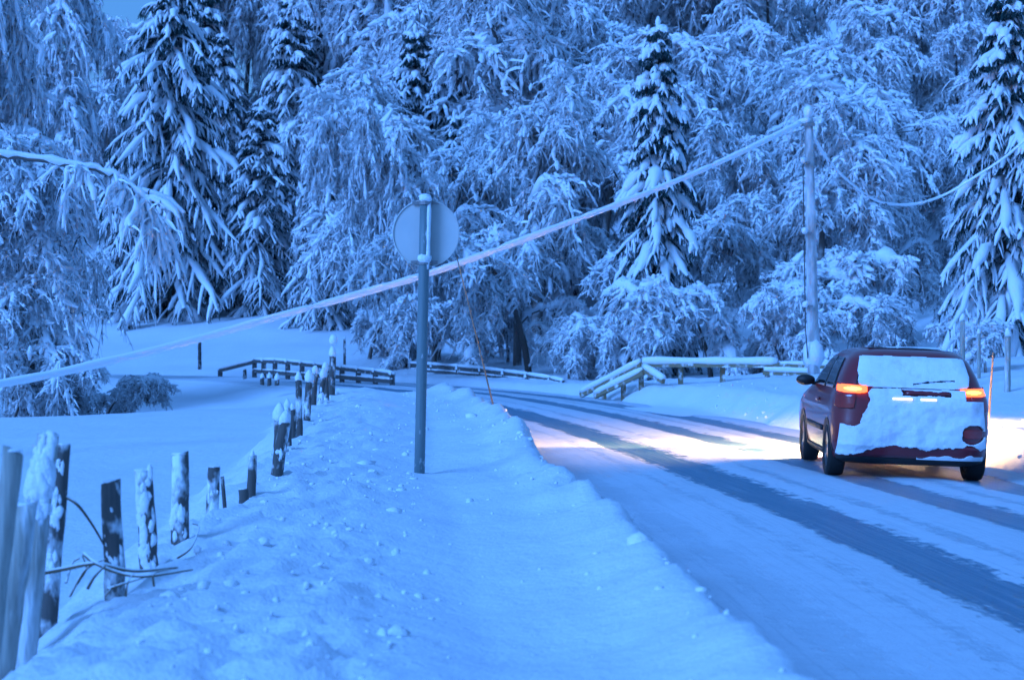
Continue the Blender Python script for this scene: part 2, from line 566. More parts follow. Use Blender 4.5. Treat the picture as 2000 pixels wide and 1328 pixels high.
def birch_meshes(seed, Ht=9.0, lean=0.0, arch=0.6, nl=17, nb=19, nt_=13, spread=0.36, az=0.0, load=1.0, twig=0.0125, tl=1.0):
    rng = np.random.default_rng(seed)
    k = 14
    t = np.linspace(0, 1, k)
    th = lean + arch * t ** 1.7
    dx = np.sin(th); dz = np.cos(th)
    st = Ht / (k - 1)
    x = np.concatenate([[0], np.cumsum(dx[:-1])]) * st
    z = np.concatenate([[0], np.cumsum(dz[:-1])]) * st
    wob = np.cumsum(rng.normal(0, 0.05, (k, 2)), axis=0)
    T = np.stack([x * math.cos(az) + wob[:, 0] * t, x * math.sin(az) + wob[:, 1] * t, z - 0.3], -1)[None]
    r = (0.014 * Ht * (1 - t) ** 0.8 + 0.02)[None]
    trunk = Soup(); V, fs = tubes(T, r, 7); trunk.add(V, *fs)
    # limbs
    p, tg, s = pick(T, rng, nl, 0.16, 0.98)
    p[-2:] = T[0, -1]
    d = rnd_dirs(rng, nl)
    up = rng.uniform(0.35, 1.0, nl)
    d = norm(d * 1.0 + np.array([0, 0, 1]) * up[:, None] * 0.9 + tg * 0.55)
    L = Ht * spread * (1.05 - 0.55 * s) * rng.uniform(0.7, 1.25, nl)
    limb = droop(p, d, L, rng.uniform(0.55, 1.0, nl), 8, rng, 0.03)
    sl = np.linspace(0, 1, 8)
    lr = (0.012 + 0.028 * (1 - sl))[None] * (L[:, None] / 3)
    V, fs = tubes(limb, lr, 4); trunk.add(V, *fs)
    crown = Soup(); snow = Soup()
    amount = rng.uniform(0.5, 2.3, nl) * load
    # snow ridge lying on the limbs
    sr = (0.035 + 0.025 * sl)[None] * amount[:, None] * rng.uniform(0.5, 1.2, (nl, 8)); sr[:, 0] = 0.01; sr[:, -1] *= 0.4
    sp_ = limb.copy(); sp_[..., 2] += lr + 0.3 * sr
    V, fs = tubes(sp_, sr, 5); snow.add(V, *fs)
    # branchlets
    p, tg, s = pick(limb, rng, nb, 0.3, 1.0)
    n = len(p)
    am = np.repeat(amount, nb) * rng.uniform(0.7, 1.3, n) * (0.45 + 1.0 * s)
    d = norm(tg * 0.75 + rng.normal(0, 0.6, (n, 3)) + np.array([0, 0, 0.1]))
    Lb = rng.uniform(0.55, 1.35, n) * (Ht / 9)
    br = droop(p, d, Lb, rng.uniform(0.4, 0.95, n), 6, rng, 0.06)
    sb = np.linspace(0, 1, 6)
    rb = (0.020 - 0.010 * sb)[None] * (0.7 + 0.4 * am[:, None])
    V, fs = tubes(br, rb, 3); crown.add(V, *fs)
    bpts, btan = br, am
    # twigs on the branchlets
    p, tg, s = pick(br, rng, nt_, 0.05, 1.0)
    n = len(p)
    am = np.repeat(am, nt_)
    d = norm(tg * 0.6 + rng.normal(0, 0.7, (n, 3)) + np.array([0, 0, -0.05]))
    Lt = rng.uniform(0.15, 0.55, n) * (Ht / 9) ** 0.5 * tl
    tw = droop(p, d, Lt, rng.uniform(0.25, 1.0, n), 4, rng, 0.08)
    rt_ = twig * np.array([0.9, 1.1, 1.0, 0.35])[None] * (0.6 + 0.45 * am[:, None]) * rng.uniform(0.6, 1.25, (n, 4))
    V, fs = tubes(tw, rt_, 3); crown.add(V, *fs)
    # a pad of snow caught on some of the twigs
    for src, mm, a_, r0 in ((bpts, 9, btan, 0.052), (tw, 1, am, 0.034), (limb, 26, amount, 0.075)):
        pp, tg, s = pick(src, rng, mm, 0.1, 1.0)
        a_ = np.clip(np.repeat(a_, mm), 0, 2.3)
        keep = rng.random(len(pp)) < 0.62 * a_
        pp = pp[keep]; tg = tg[keep]; a_ = a_[keep]; n_ = len(pp)
        rr = r0 * rng.uniform(0.45, 1.3, n_) * a_ ** 0.7
        st3 = np.array([-1.0, 0.0, 1.0])[None] * (rr * rng.uniform(0.9, 2.0, n_))[:, None]
        q_ = pp[:, None] + st3[..., None] * (tg + rng.normal(0, 0.35, tg.shape))[:, None]
        q_[..., 2] += 0.45 * rr[:, None]
        V, fs = tubes(q_, rr[:, None] * np.array([0.35, 1.0, 0.3])[None], 4, 0.85); snow.add(V, *fs)
    # finer side shoots
    p, tg, s = pick(tw, rng, 3, 0.15, 0.95)
    n = len(p)
    d = norm(tg * 0.55 + rng.normal(0, 0.65, (n, 3)))
    sh = droop(p, d, rng.uniform(0.1, 0.32, n), rng.uniform(0.1, 0.8, n), 3, rng, 0.06)
    V, fs = tubes(sh, twig * np.array([0.75, 0.75, 0.3])[None] * rng.uniform(0.6, 1.2, (n, 1)), 3); crown.add(V, *fs)
    return (trunk.mesh('birch_trunk', M['birch_bark'], True), crown.mesh('birch_crown', M['birch_twig']), snow.mesh('birch_snow', M['snow_clump'], True))


def spruce_meshes(seed, Ht=11.0, W=1.6, load=1.0, dens=1.0, bare=0.06):
    rng = np.random.default_rng(seed)
    k = 12
    t = np.linspace(0, 1, k)
    T = np.stack([rng.normal(0, 0.02, k) * Ht * 0.05, rng.normal(0, 0.02, k) * Ht * 0.05, t * Ht - 0.2], -1)[None]
    trunk = Soup(); V, fs = tubes(T, (0.013 * Ht * (1 - t) + 0.015)[None], 8); trunk.add(V, *fs)
    zs = []
    z = Ht * bare
    while z < Ht * 0.985:
        h = z / Ht
        nb = int(round((7 if h < 0.8 else 5) * dens))
        a0 = rng.uniform(0, 6.28)
        for i in range(nb):
            zs.append((z + rng.normal(0, 0.07), a0 + i * 6.283 / nb + rng.normal(0, 0.25)))
        z += (0.50 - 0.20 * h) * (Ht / 11) ** 0.5
    zs = np.array(zs); zz = zs[:, 0]; h = np.clip(zz / Ht, 0, 1); n = len(zz)
    d = np.stack([np.cos(zs[:, 1]), np.sin(zs[:, 1]), np.zeros(n)], -1)
    L = W * (1.0 - h) ** 0.8 * np.interp(h, [0, 0.1, 0.2, 1], [0.8, 0.95, 1, 1]) * rng.uniform(0.5, 1.3, n) + 0.18
    el = np.interp(h, [0, 0.5, 0.85, 1], [-0.45, -0.2, 0.15, 0.7]) + rng.normal(0, 0.12, n)
    dd = norm(d + np.array([0, 0, 1]) * el[:, None])
    p = np.stack([np.zeros(n), np.zeros(n), zz], -1)
    bo = droop(p, dd, L, rng.uniform(0.3, 0.85, n) * np.interp(h, [0, 0.8, 1], [1, 0.8, 0.3]), 7, rng, 0.02)
    sb = np.linspace(0, 1, 7)
    crown = Soup(); snow = Soup()
    V, fs = tubes(bo, (0.022 - 0.012 * sb)[None] * (0.6 + 0.4 * L[:, None]), 3); crown.add(V, *fs)
    am = rng.uniform(0.45, 1.45, n) * load * np.interp(h, [0, 0.55, 1], [1, 1.1, 1.5])

    def fingers(Pt, am, wid, prof, sides):
        n, k, _ = Pt.shape
        r = wid[:, None] * prof[None] * am[:, None] * rng.uniform(0.55, 1.4, (n, k))
        q_ = Pt.copy(); q_[..., 2] += 0.02 + 0.35 * r
        V, fs = tubes(q_, r, sides, 0.8); snow.add(V, *fs)

    fingers(bo, am, 0.058 + 0.026 * np.minimum(L, 2.0), np.array([0.25, 0.6, 0.9, 1.1, 1.25, 1.1, 0.45]), 6)
    # side sprays
    m_ = 20
    pp, tg, s = pick(bo, rng, m_, 0.16, 0.98)
    nn = len(pp)
    side = norm(np.cross(tg, np.array([0, 0, 1.0]))) * np.where(rng.random(nn) < 0.5, 1, -1)[:, None]
    LL = np.repeat(L, m_)
    ds = norm(tg * rng.uniform(0.5, 1.0, (nn, 1)) + side * rng.uniform(0.5, 1.0, (nn, 1)) + np.array([0, 0, -0.12]))
    Ls = (0.10 + 0.28 * LL * (1.1 - 0.7 * s)) * rng.uniform(0.6, 1.25, nn)
    sp_ = droop(pp, ds, Ls, rng.uniform(0.35, 0.95, nn), 5, rng, 0.03)
    V, fs = tubes(sp_, np.array([0.014, 0.012, 0.01, 0.008, 0.004])[None] * np.ones((nn, 1)), 3); crown.add(V, *fs)
    a2 = np.repeat(am, m_) * rng.uniform(0.3, 1.25, nn)
    keep = rng.random(nn) < 0.93
    fingers(sp_[keep], a2[keep], 0.034 + 0.030 * np.minimum(Ls[keep], 1.0), np.array([0.5, 0.95, 1.15, 1.0, 0.4]), 5)
    # needle sprays hanging under boughs: thin dark curved blades
    for src, mm in ((bo, 24), (sp_, 5)):
        pp, tg, s = pick(src, rng, mm, 0.06, 1.0)
        nn = len(pp)
        side = norm(np.cross(tg, np.array([0, 0, 1.0])) + 1e-4) * rng.choice([-1, 1], nn)[:, None]
        dn = norm(tg * rng.uniform(0.1, 0.9, (nn, 1)) + side * rng.uniform(0.0, 0.9, (nn, 1)) + np.array([0, 0, -1.0]) * rng.uniform(0.25, 1.0, (nn, 1)))
        ln = rng.uniform(0.08, 0.24, nn) * (Ht / 11) ** 0.5
        nd = droop(pp, dn, ln, rng.uniform(0.1, 0.5, nn), 2, rng, 0.02)
        V, fs = tubes(nd, np.array([0.022, 0.006])[None] * np.ones((nn, 1)), 3); crown.add(V, *fs)
    # leader with a snow cap
    zt = np.linspace(Ht * 0.955, Ht * 1.01, 5)
    V, fs = tubes(np.stack([0 * zt, 0 * zt, zt], -1)[None], np.array([[0.05, 0.085, 0.07, 0.09, 0.03]]) * (Ht / 11) ** 0.5, 6, 1.0, True); snow.add(V, *fs)
    return (trunk.mesh('spruce_trunk', M['spruce_bark'], True), crown.mesh('spruce_crown', M['needles']), snow.mesh('spruce_snow', M['snow_clump'], True))


def place_tree(name, meshes, x, y, scale, rz, label, cat, group, z=None, sxy=1.0, tilt=(0, 0)):
    o = empty(name, (x, y, gz(x, y) if z is None else z), (tilt[0], tilt[1], rz))
    o.scale = (scale * sxy, scale * sxy, scale)
    tag(o, label, cat, group)
    for nm, me in zip(('trunk', 'crown', 'snow_load'), meshes):
        link(nm, me, o)
    return o


BIRCH = [
    birch_meshes(1, 9.0, 0.02, 0.5, load=1.5),
    birch_meshes(2, 9.0, 0.05, 1.0, load=1.5),
    None,
    birch_meshes(4, 9.0, 0.1, 1.6, load=1.5),
    birch_meshes(5, 9.0, 0.0, 0.7, nl=18, load=2.1),
    birch_meshes(6, 9.0, 0.15, 2.1, spread=0.3, load=2.0),
]
BIRCH[2] = BIRCH[0]
SPRUCE = [
    spruce_meshes(21, 11, 1.75, 1.15),
    spruce_meshes(22, 11, 2.3, 1.0),
    spruce_meshes(23, 11, 2.6, 0.9),
    spruce_meshes(24, 11, 3.3, 0.8),
]
SMALL = [
    birch_meshes(31, 4.5, 0.1, 2.0, nl=15, nb=12, nt_=10, spread=0.42, load=2.2, twig=0.013),
    birch_meshes(32, 4.0, 0.2, 1.2, nl=15, nb=12, nt_=10, spread=0.5, load=2.0, twig=0.013),
]
FG = 'snow-laden trees on the forest slope'


def base_xy(px, Y):
    return (px - 1000) / F * Y, Y


# --- named trees --------------------------------------------------------
def spruce_at(px, Y, top, mi, label, sxy=1.0, rz=0.0, group='snow-laden spruces', tilt=(0, 0)):
    x, y = base_xy(px, Y); z = gz(x, y)
    ht = CAMZ + (HOR - top) / F * Y - z
    return place_tree('spruce_tree', SPRUCE[mi], x, y, ht / 11.0, rz, label, 'spruce', group, z, sxy, tilt)


spruce_at(1285, 57, 40, 0, 'slim spruce with thick white bough tips, crossed by the snowy cable', 1.0, 0.3)
spruce_at(1965, 48, -70, 1, 'big dark spruce with snow-loaded boughs above the car roof', 1.02, 1.1)
spruce_at(335, 91, -110, 3, 'tall dark spruce standing at the top left edge of the clearing', 0.95, 2.0)
spruce_at(880, 92, 35, 1, 'narrow spruce tip rising among birches above the round sign', 0.9, 4.0)
spruce_at(510, 91, 200, 3, 'broad low spruce with sweeping boughs at the clearing edge', 1.25, 0.7)
spruce_at(245, 92, 400, 3, 'short bushy spruce at the foot of the tall spruce by the clearing', 1.3, 3.1)
spruce_at(630, 84, 300, 2, 'dark spruce right of the clearing, left of the round sign', 1.2, 5.2)


def birch_at(px, Y, top, mi, label=None, rz=0.0, sxy=1.0, group=FG, hgt=8.2, name='birch_tree', tilt=(0, 0), lib=None):
    x, y = base_xy(px, Y); z = gz(x, y)
    ht = CAMZ + (HOR - top) / F * Y - z
    return place_tree(name, (lib or BIRCH)[mi], x, y, ht / hgt, rz, label, 'birch', group, z, sxy, tilt)


HG = [8.3, 7.6, 8.3, 6.2, 8.0, 4.8]
PI = math.pi
birch_at(850, 66, 262, 3, 'snow-bent birch arching over to the left behind the round sign', PI, 0.5, FG, HG[3])
birch_at(1010, 66, 185, 4, 'bright heavily loaded birch right of the round sign', 0.5, 0.95, FG, HG[4])
birch_at(1150, 60, 470, 5, 'low birch bowed to the ground left of the slim spruce', 0.4, 1.1, FG, HG[5])
birch_at(1035, 61, 490, 5, 'low bowed birch hanging over the far guardrail end', PI + 0.4, 1.0, FG, HG[5])
birch_at(1600, 58, 215, 2, 'tall weeping birch directly behind the utility pole', 1.0, 1.0, FG, HG[2])
birch_at(1760, 62, 370, 4, 'rounded birch under the sagging thin cable', 2.0, 1.1, FG, HG[4])

birch_at(40, 60, -40, 0, 'sparse birch at the top left against the sky', 1.0, 0.6, FG, HG[1])
birch_at(215, 112, 55, 0, 'birch just under the patch of open sky', 2.0, 0.7, FG, HG[0])
# --- forest rows ---------------------------------------------------------
rows = [
    # (Y, spacing px, jitter, top y, jitter, px range)
    (70, 165, 45, 330, 90, (690, 2060)),
    (80, 150, 40, 180, 80, (600, 2060)),
    (94, 140, 40, 60, 70, (430, 2050)),
    (108, 135, 35, -60, 60, (420, 2050)),
    (126, 140, 35, -130, 60, (300, 2060)),
    (108, 110, 25, 310, 50, (20, 230)),
    (112, 120, 25, 190, 40, (10, 300)),
]
LANDS = [(260, 'over the left end of the field'), (430, 'behind the tall dark spruce'), (620, 'above the clearing'), (760, 'left of the round sign'),
         (910, 'behind the round sign'), (1080, 'right of the round sign'), (1230, 'left of the slim spruce'), (1370, 'around the slim spruce'),
         (1530, 'left of the utility pole'), (1660, 'behind the utility pole'), (1820, 'over the sagging cable'), (9999, 'behind the big right spruce')]
ROWN = ['lowest row', 'second row', 'third row', 'fourth row', 'topmost row', 'lower rank', 'upper rank']
rng = random.Random(11)
pend = []
for ri, (Y, sp_, jx, top, jt, (a, b_)) in enumerate(rows):
    px = a
    while px < b_:
        p = px + rng.uniform(-jx, jx)
        yy = Y + rng.uniform(-4, 4)
        if p < 700: yy = max(yy, 112 + rng.uniform(0, 6))
        tp = top + rng.uniform(-jt, jt)
        px += sp_
        if ri == 0 and any(abs(p - c) < 70 for c in (1285, 1150, 1035, 1960)): continue
        mi = rng.choice([0, 1, 2, 3, 4, 0, 2, 4, 1])
        ty = 'birch'
        if rng.random() < (0.65 if (p < 640 and ri in (2, 3)) else 0.16 if ri < 2 else 0.08): ty = 'spruce'
        pend.append((p, yy, tp, mi, ty, ri, rng.uniform(0, 6.28), rng.uniform(0.9, 1.2)))
seen = {}
made = []
for (p, yy, tp, mi, ty, ri, rz, sx) in pend:
    land = next(n for lim, n in LANDS if p < lim)
    if ty == 'birch':
        o = birch_at(p, yy, tp, mi, None, rz, sx * (0.7 if p < 700 else 1.0), FG, HG[mi])
        look = ('upright', 'gently bowed', 'slender', 'strongly arched', 'heavily loaded')[mi] + ' birch'
    else:
        o = spruce_at(p, yy, tp, rng.choice([2, 3]), None, sx, rz, FG)
        look = 'snowy spruce'
    made.append((o, p, '%s %s, %s of the wood' % (look, land, ROWN[ri])))
for o, p, lb in made: seen.setdefault(lb, []).append((p, o))
for lb, lst in seen.items():
    lst.sort(key=lambda t: t[0])
    for i, (p, o) in enumerate(lst):
        o['label'] = lb if len(lst) == 1 else ('left ', 'right ')[i] + lb if len(lst) == 2 else lb.replace(' of the wood', '') + ', %s' % ('first', 'second', 'third', 'fourth', 'fifth')[i] + ' from left'

# --- shrubs along the guardrail and in the hollow ---------------------------
SH = 'frosted shrubs along the forest edge'
shr = [(720, 72, 560, 'frosted shrub at the left end of the far guardrail'), (800, 68, 600, 'frosted shrub behind the foot of the round sign'),
       (930, 64, 590, 'frosted shrub behind the leaning bamboo stake'), (1110, 58, 620, 'frosted shrub at the sloping end of the wooden railing'),
       (1215, 55, 585, 'frosted shrub below the slim spruce'), (1300, 54, 600, 'frosted shrub over the corner of the wooden railing'),
       (1390, 53, 560, 'arching frosted shrub above the snowy railing'), (1480, 53, 610, 'frosted shrub behind the middle of the railing'),
       (1560, 52, 500, 'tall bright shrub left of the utility pole foot'), (1640, 50, 560, 'frosted shrub right of the utility pole foot'),
       (1730, 52, 590, 'frosted shrub behind the left part of the car roof'), (1830, 50, 600, 'frosted shrub behind the right part of the car roof'),
       (1925, 40, 630, 'small drooping shrub at the foot of the big right spruce')]
for i, (px, Y, top, lb) in enumerate(shr):
    x, y = base_xy(px, Y); z = gz(x, y)
    ht = CAMZ + (HOR - top) / F * Y - z
    o = place_tree('frosted_shrub', SMALL[i % 2], x, y, ht / (2.9 if i % 2 == 0 else 3.1), i * 1.7, lb, 'shrub', SH, z, 1.15)

# --- big birch on the left ---------------------------------------------------
WEEP = birch_meshes(41, 8.5, 0.06, 0.8, nl=28, nb=17, nt_=12, spread=0.38, load=1.9, twig=0.0115, az=0.3)
x, y = base_xy(25, 42)
place_tree('birch_tree', WEEP, x, y, 0.80, -1.5, 'near weeping birch hanging over the left edge of the field', 'birch', 'near birches on the left', None, 1.0)
x, y = base_xy(20, 49)
o = place_tree('birch_tree', WEEP, x, y, 1.75, 2.2, 'tall birch in the top left corner with a long arching limb', 'birch', 'near birches on the left', None, 0.5)


def long_limb():
    """the arching limb with hanging snowy fingers"""
    Y = 37
    rng = np.random.default_rng(5)
    ctl = [(-60, 300), (60, 308), (150, 325), (215, 338), (255, 365), (290, 400), (308, 432)]
    pts = np.array([tuple(P(a, b, Y + 0.01 * i)) for i, (a, b) in enumerate(ctl)])
    c3 = catmull(pts, 5)
    n = len(c3)
    c3 = c3 + rng.normal(0, 0.022, c3.shape)
    limb = Soup(); snow = Soup(); tw = Soup()
    V, fs = tubes(c3[None], np.linspace(0.06, 0.025, n)[None], 6); limb.add(V, *fs)
    sn = c3.copy(); sn[:, 2] += 0.05
    V, fs = tubes(sn[None], (np.linspace(0.075, 0.06, n) * rng.uniform(0.6, 1.45, n))[None], 7); snow.add(V, *fs)
    m = 56
    i = np.sort((n * (0.25 + 0.75 * rng.random(m) ** 0.6)).astype(int).clip(0, n - 1)); p = c3[i]
    d = norm(np.stack([rng.uniform(-0.25, 0.5, m), rng.uniform(-0.7, 0.7, m), rng.uniform(-1.0, 0.1, m)], -1))
    L = rng.uniform(0.3, 1.05, m)
    tws = droop(p, d, L, rng.uniform(0.3, 0.9, m), 7, rng, 0.03)
    V, fs = tubes(tws, np.full((m, 7), 0.016), 4); tw.add(V, *fs)
    s7 = tws.copy(); s7[..., 2] += 0.015
    V, fs = tubes(s7, np.array([0.03, 0.045, 0.05, 0.055, 0.06, 0.055, 0.03])[None] * rng.uniform(0.45, 1.5, (m, 7)), 5); snow.add(V, *fs)
    p, tg, s = pick(tws, rng, 9, 0.1, 1.0); k = len(p)
    d = norm(tg * 0.6 + rng.normal(0, 0.5, (k, 3)) + np.array([0, 0, -0.3]))
    t2 = droop(p, d, rng.uniform(0.1, 0.4, k), rng.uniform(0.2, 0.8, k), 4, rng, 0.03)
    V, fs = tubes(t2, np.array([0.02, 0.024, 0.02, 0.008])[None] * rng.uniform(0.6, 1.2, (k, 1)), 3); tw.add(V, *fs)
    return limb, tw, snow


limb, tw, sn = long_limb()
bpy.context.view_layer.update()
inv = o.matrix_world.inverted()
lo = link('limb', limb.mesh('limb', M['birch_bark'], True), o); lo.matrix_parent_inverse = inv
t_ = link('twig_spray', tw.mesh('twig_spray', M['birch_twig']), lo)
s_ = link('limb_snow', sn.mesh('limb_snow', M['snow_clump'], True), lo)

HS = 'frosted bushes in the hollow on the left'
for i, (px, Y, top, lb) in enumerate([(20, 41, 690, 'dark frosted bush at the left edge under the cable'), (95, 42, 700, 'frosted bush under the near weeping birch'),
                                      (165, 43, 725, 'frosted bush where the near birch ends above the field'), (205, 44, 738, 'low frosted bush in the middle of the hollow'),
                                      (255, 45, 765, 'smallest frosted bush at the right end of the hollow')]):
    x, y = base_xy(px, Y); z = gz(x, y)
    ht = CAMZ + (HOR - top) / F * Y - z
    place_tree('frosted_bush', SMALL[(i + 1) % 2], x, y, ht / (3.1 if i % 2 == 0 else 2.9), i * 2.1, lb, 'bush', HS, z, 1.3)


# ----------------------------------------------------------------- utility pole and cables
def lathe(prof, seg=16):
    """prof: list of (r, z)"""
    a = np.arange(seg) * 2 * np.pi / seg
    V = np.array([(r * math.cos(t), r * math.sin(t), z) for r, z in prof for t in a])
    i = np.arange(len(prof) * seg).reshape(len(prof), seg)
    q = np.stack([i[:-1], np.roll(i[:-1], -1, 1), np.roll(i[1:], -1, 1), i[1:]], -1).reshape(-1, 4)
    return V, [q, i[0, ::-1][None], i[-1][None]]


def lump(seed, r, sx=1, sy=1, sz=1, amp=0.25, sub=2):
    bm = bmesh.new(); bmesh.ops.create_icosphere(bm, subdivisions=sub, radius=1)
    V = np.array([v.co[:] for v in bm.verts]); fcs = np.array([[v.index for v in f.verts] for f in bm.faces]); bm.free()
    n = fbm(V[:, 0] * 1.7 + V[:, 2] * 1.3 + seed, V[:, 1] * 1.7 - V[:, 2] + seed * 2.3, seed, 3)
    V = V * (1 + amp * 2 * n)[:, None] * np.array([sx, sy, sz]) * r
    return V, [fcs]


def lump_obj(name, seed, r, loc, parent, sx=1, sy=1, sz=1, mat='snow_clump', amp=0.25, cone=0.0):
    V, fs = lump(seed, r, sx, sy, sz, amp)
    if cone: V[:, :2] *= (1 - cone * V[:, 2:] / (r * sz))
    return link(name, mesh_np(name, V, fs, M[mat], None, True), parent, loc)


PY = 42.0
pb = P(1590, 735, PY); pt = P(1579, 232, PY)
pb.z = gz(pb.x, pb.y) - 0.2
pole = empty('utility_pole', pb)
tag(pole, 'frosted grey utility pole with snow on its insulator, carrying two cables', 'utility pole', 'utility poles')
ax = pt - pb
bpy.context.view_layer.update()
tube_obj('pole_shaft', [ax * t for t in np.linspace(0, 1, 7)], np.linspace(0.145, 0.095, 7), M['pole_frost'], pole, 14)
top = ax
Vl, fl = lathe([(0.02, 0), (0.05, 0.02), (0.055, 0.08), (0.035, 0.1), (0.06, 0.12), (0.05, 0.18), (0.02, 0.2)], 12)
ins = link('insulator', mesh_np('insulator', Vl, fl, M['porcelain'], None, True), pole, (top.x, top.y, top.z - 0.02))
lump_obj('insulator_snow', 3, 0.12, (0, 0, 0.17), ins, 1, 1, 1.35)
br = Soup(); box_soup(br, -0.26, 0.12, -0.16, -0.09, -0.14, -0.07)
bk = link('bracket', br.mesh('bracket', M['steel']), pole, (top.x, top.y, top.z - 0.05))
lump_obj('bracket_snow', 5, 0.11, (-0.13, -0.1, -0.03), bk, 1.5, 0.9, 0.7)
lump_obj('base_snow', 8, 0.27, tuple(ax * (1 - (688 - 232) / (735 - 232.0) + 0.02) * 1.0), pole, 0.9, 0.9, 1.25)
# earth wire guard running down the left of the pole, held by three snowy clamps
wx = [P(x_, y_, PY - 0.22) - pb for x_, y_ in ((1568, 318), (1570, 450), (1573, 640), (1578, 700))]
tube_obj('earth_wire', wx, 0.014, M['wire'], pole, 6)
for i, (x_, y_) in enumerate(((1568, 318), (1571, 455), (1573, 598))):
    c = P(x_, y_, PY - 0.22) - pb
    cl = Soup(); box_soup(cl, -0.03, 0.17, -0.02, 0.2, -0.02, 0.02)
    co = link('clamp', cl.mesh('clamp', M['steel']), pole, c)
    lump_obj('clamp_snow', 20 + i, 0.07, (0.0, 0.0, 0.045), co, 1, 1, 1.2)


def cable(name, pts, r, label, group):
    c3 = catmull(np.array([tuple(p) for p in pts]), 14)
    n = len(c3)
    o = empty(name, c3[0]); tag(o, label, 'cable', group)
    c0 = c3 - c3[0]
    tube_obj('wire', c0, 0.018, M['wire'], o, 6)
    s = np.arange(n) * 1.0
    rr_ = r * (1 + 0.25 * vnoise(s * 0.35, s * 0 + 1, 4) + 0.03 * vnoise(s * 1.3, s * 0 + 7, 9))
    for q_ in (0.09, 0.23, 0.31, 0.47):
        rr_ *= 1 - 0.45 * np.exp(-((np.arange(n) / n - q_) / 0.004) ** 2)
    c1 = c0 + np.array([0, 0, 0.35 * r])
    tube_obj('snow_sleeve', c1, rr_, M['sleeve'], o, 10)
    return o


# heavy cable: plan line from the pole towards the lower left, with its sag
A = np.array([pt.x - 0.2, PY - 0.1]); B = np.array([(0 - 1000) / F * 25.0, 25.0])
cp = []
for px_, py_ in ((1562, 243), (1440, 303), (1330, 352), (1215, 398), (1100, 441), (970, 490), (840, 536), (700, 577), (540, 621), (390, 664), (200, 711), (0, 752)):
    r_ = (px_ - 1000) / F
    t = (A[0] - r_ * A[1]) / ((A[0] - B[0]) - r_ * (A[1] - B[1]))
    cp.append(P(px_, py_, A[1] + t * (B[1] - A[1])))
e = cp[-1]; dxy = Vector((B[0] - A[0], B[1] - A[1], 0)).normalized()
for L_, zz in ((4, 0.50), (8, 0.62), (13, 1.5), (19, 3.4), (25, 6.3)):
    q_ = e + dxy * L_; q_.z = zz; cp.append(q_)
cable('snow_covered_cable', cp, 0.061, 'thick snow-coated cable sagging from the pole down across the whole picture', 'cables')
p2 = copy_tree(pole)
p2.location = (cp[-1].x - ax.x, cp[-1].y - ax.y, 6.3 - ax.z)
p2['label'] = 'frosted utility pole beyond the left edge at the low end of the thick cable'
cp = [P(1584, 262, PY), P(1620, 318, 43), P(1665, 362, 44), P(1710, 392, 45), P(1755, 401, 46), P(1800, 397, 46.6), P(1850, 379, 47), P(1905, 346, 46.6), P(1960, 310, 46), P(2010, 268, 45.5),
      P(2200, 110, 45), P(2330, 0, 45)]
cable('thin_snow_cable', cp, 0.033, 'thin snowy cable hanging in a loop between the pole and the right spruce', 'cables')
p3 = copy_tree(pole)
p3.location = (cp[-1].x - ax.x, cp[-1].y - ax.y, cp[-1].z - ax.z + 0.3)
p3['label'] = 'frosted utility pole beyond the right edge at the far end of the thin cable'

# ----------------------------------------------------------------- round sign seen from behind
SY = 16.6
sb_ = P(818, 925, SY); st_ = P(831, 384, SY)
sb_.z = gz(sb_.x, sb_.y) - 0.25
sign = empty('road_sign', sb_)
tag(sign, 'round traffic sign seen from behind on a grey pole in the snow bank', 'road sign')
axs = st_ - sb_
tube_obj('pole', [axs * t for t in np.linspace(0, 1, 5)], 0.048, M['galv'], sign, 16)
Vl, fl = lathe([(0.285, -0.012), (0.304, -0.010), (0.306, 0.012), (0.297, 0.014), (0.295, 0.002), (0.0005, 0.0015)], 56)
dc = P(832, 456, SY + 0.075) - sb_
disc = link('sign_plate', mesh_np('sign_plate', Vl, fl, M['sign_back'], None, False), sign, dc)
disc.rotation_euler = (R_(90), R_(-1.4), R_(-5))
for i, py_ in enumerate((396, 512)):
    c = axs * ((HOR - py_) / F * SY + CAMZ - sb_.z) * (1 / axs.z)
    Vl, fl = lathe([(0.056, -0.022), (0.058, -0.02), (0.058, 0.02), (0.056, 0.022)], 16)
    s0 = Soup(); s0.add(Vl, *fl); box_soup(s0, -0.012, 0.012, 0.04, 0.075, -0.02, 0.02); box_soup(s0, -0.12, 0.12, 0.055, 0.068, -0.014, 0.014)
    bo = link('bracket', s0.mesh('bracket', M['steel']), sign, c)
    lump_obj('bracket_snow', 40 + i, 0.062, (0.005, -0.03, 0.03), bo, 1.05, 0.7, 0.75 if i else 0.6)
# driven snow stuck along the right side of the pole
pts = [axs * t + Vector((0.034, -0.026, 0)) for t in np.linspace(0.76, 0.985, 9)]
tube_obj('stuck_snow', pts, np.array([0.012, 0.02, 0.024, 0.02, 0.024, 0.022, 0.025, 0.024, 0.012]), M['snow_clump'], sign, 8)
lump_obj('top_snow', 44, 0.056, axs, sign, 1, 1, 0.45)


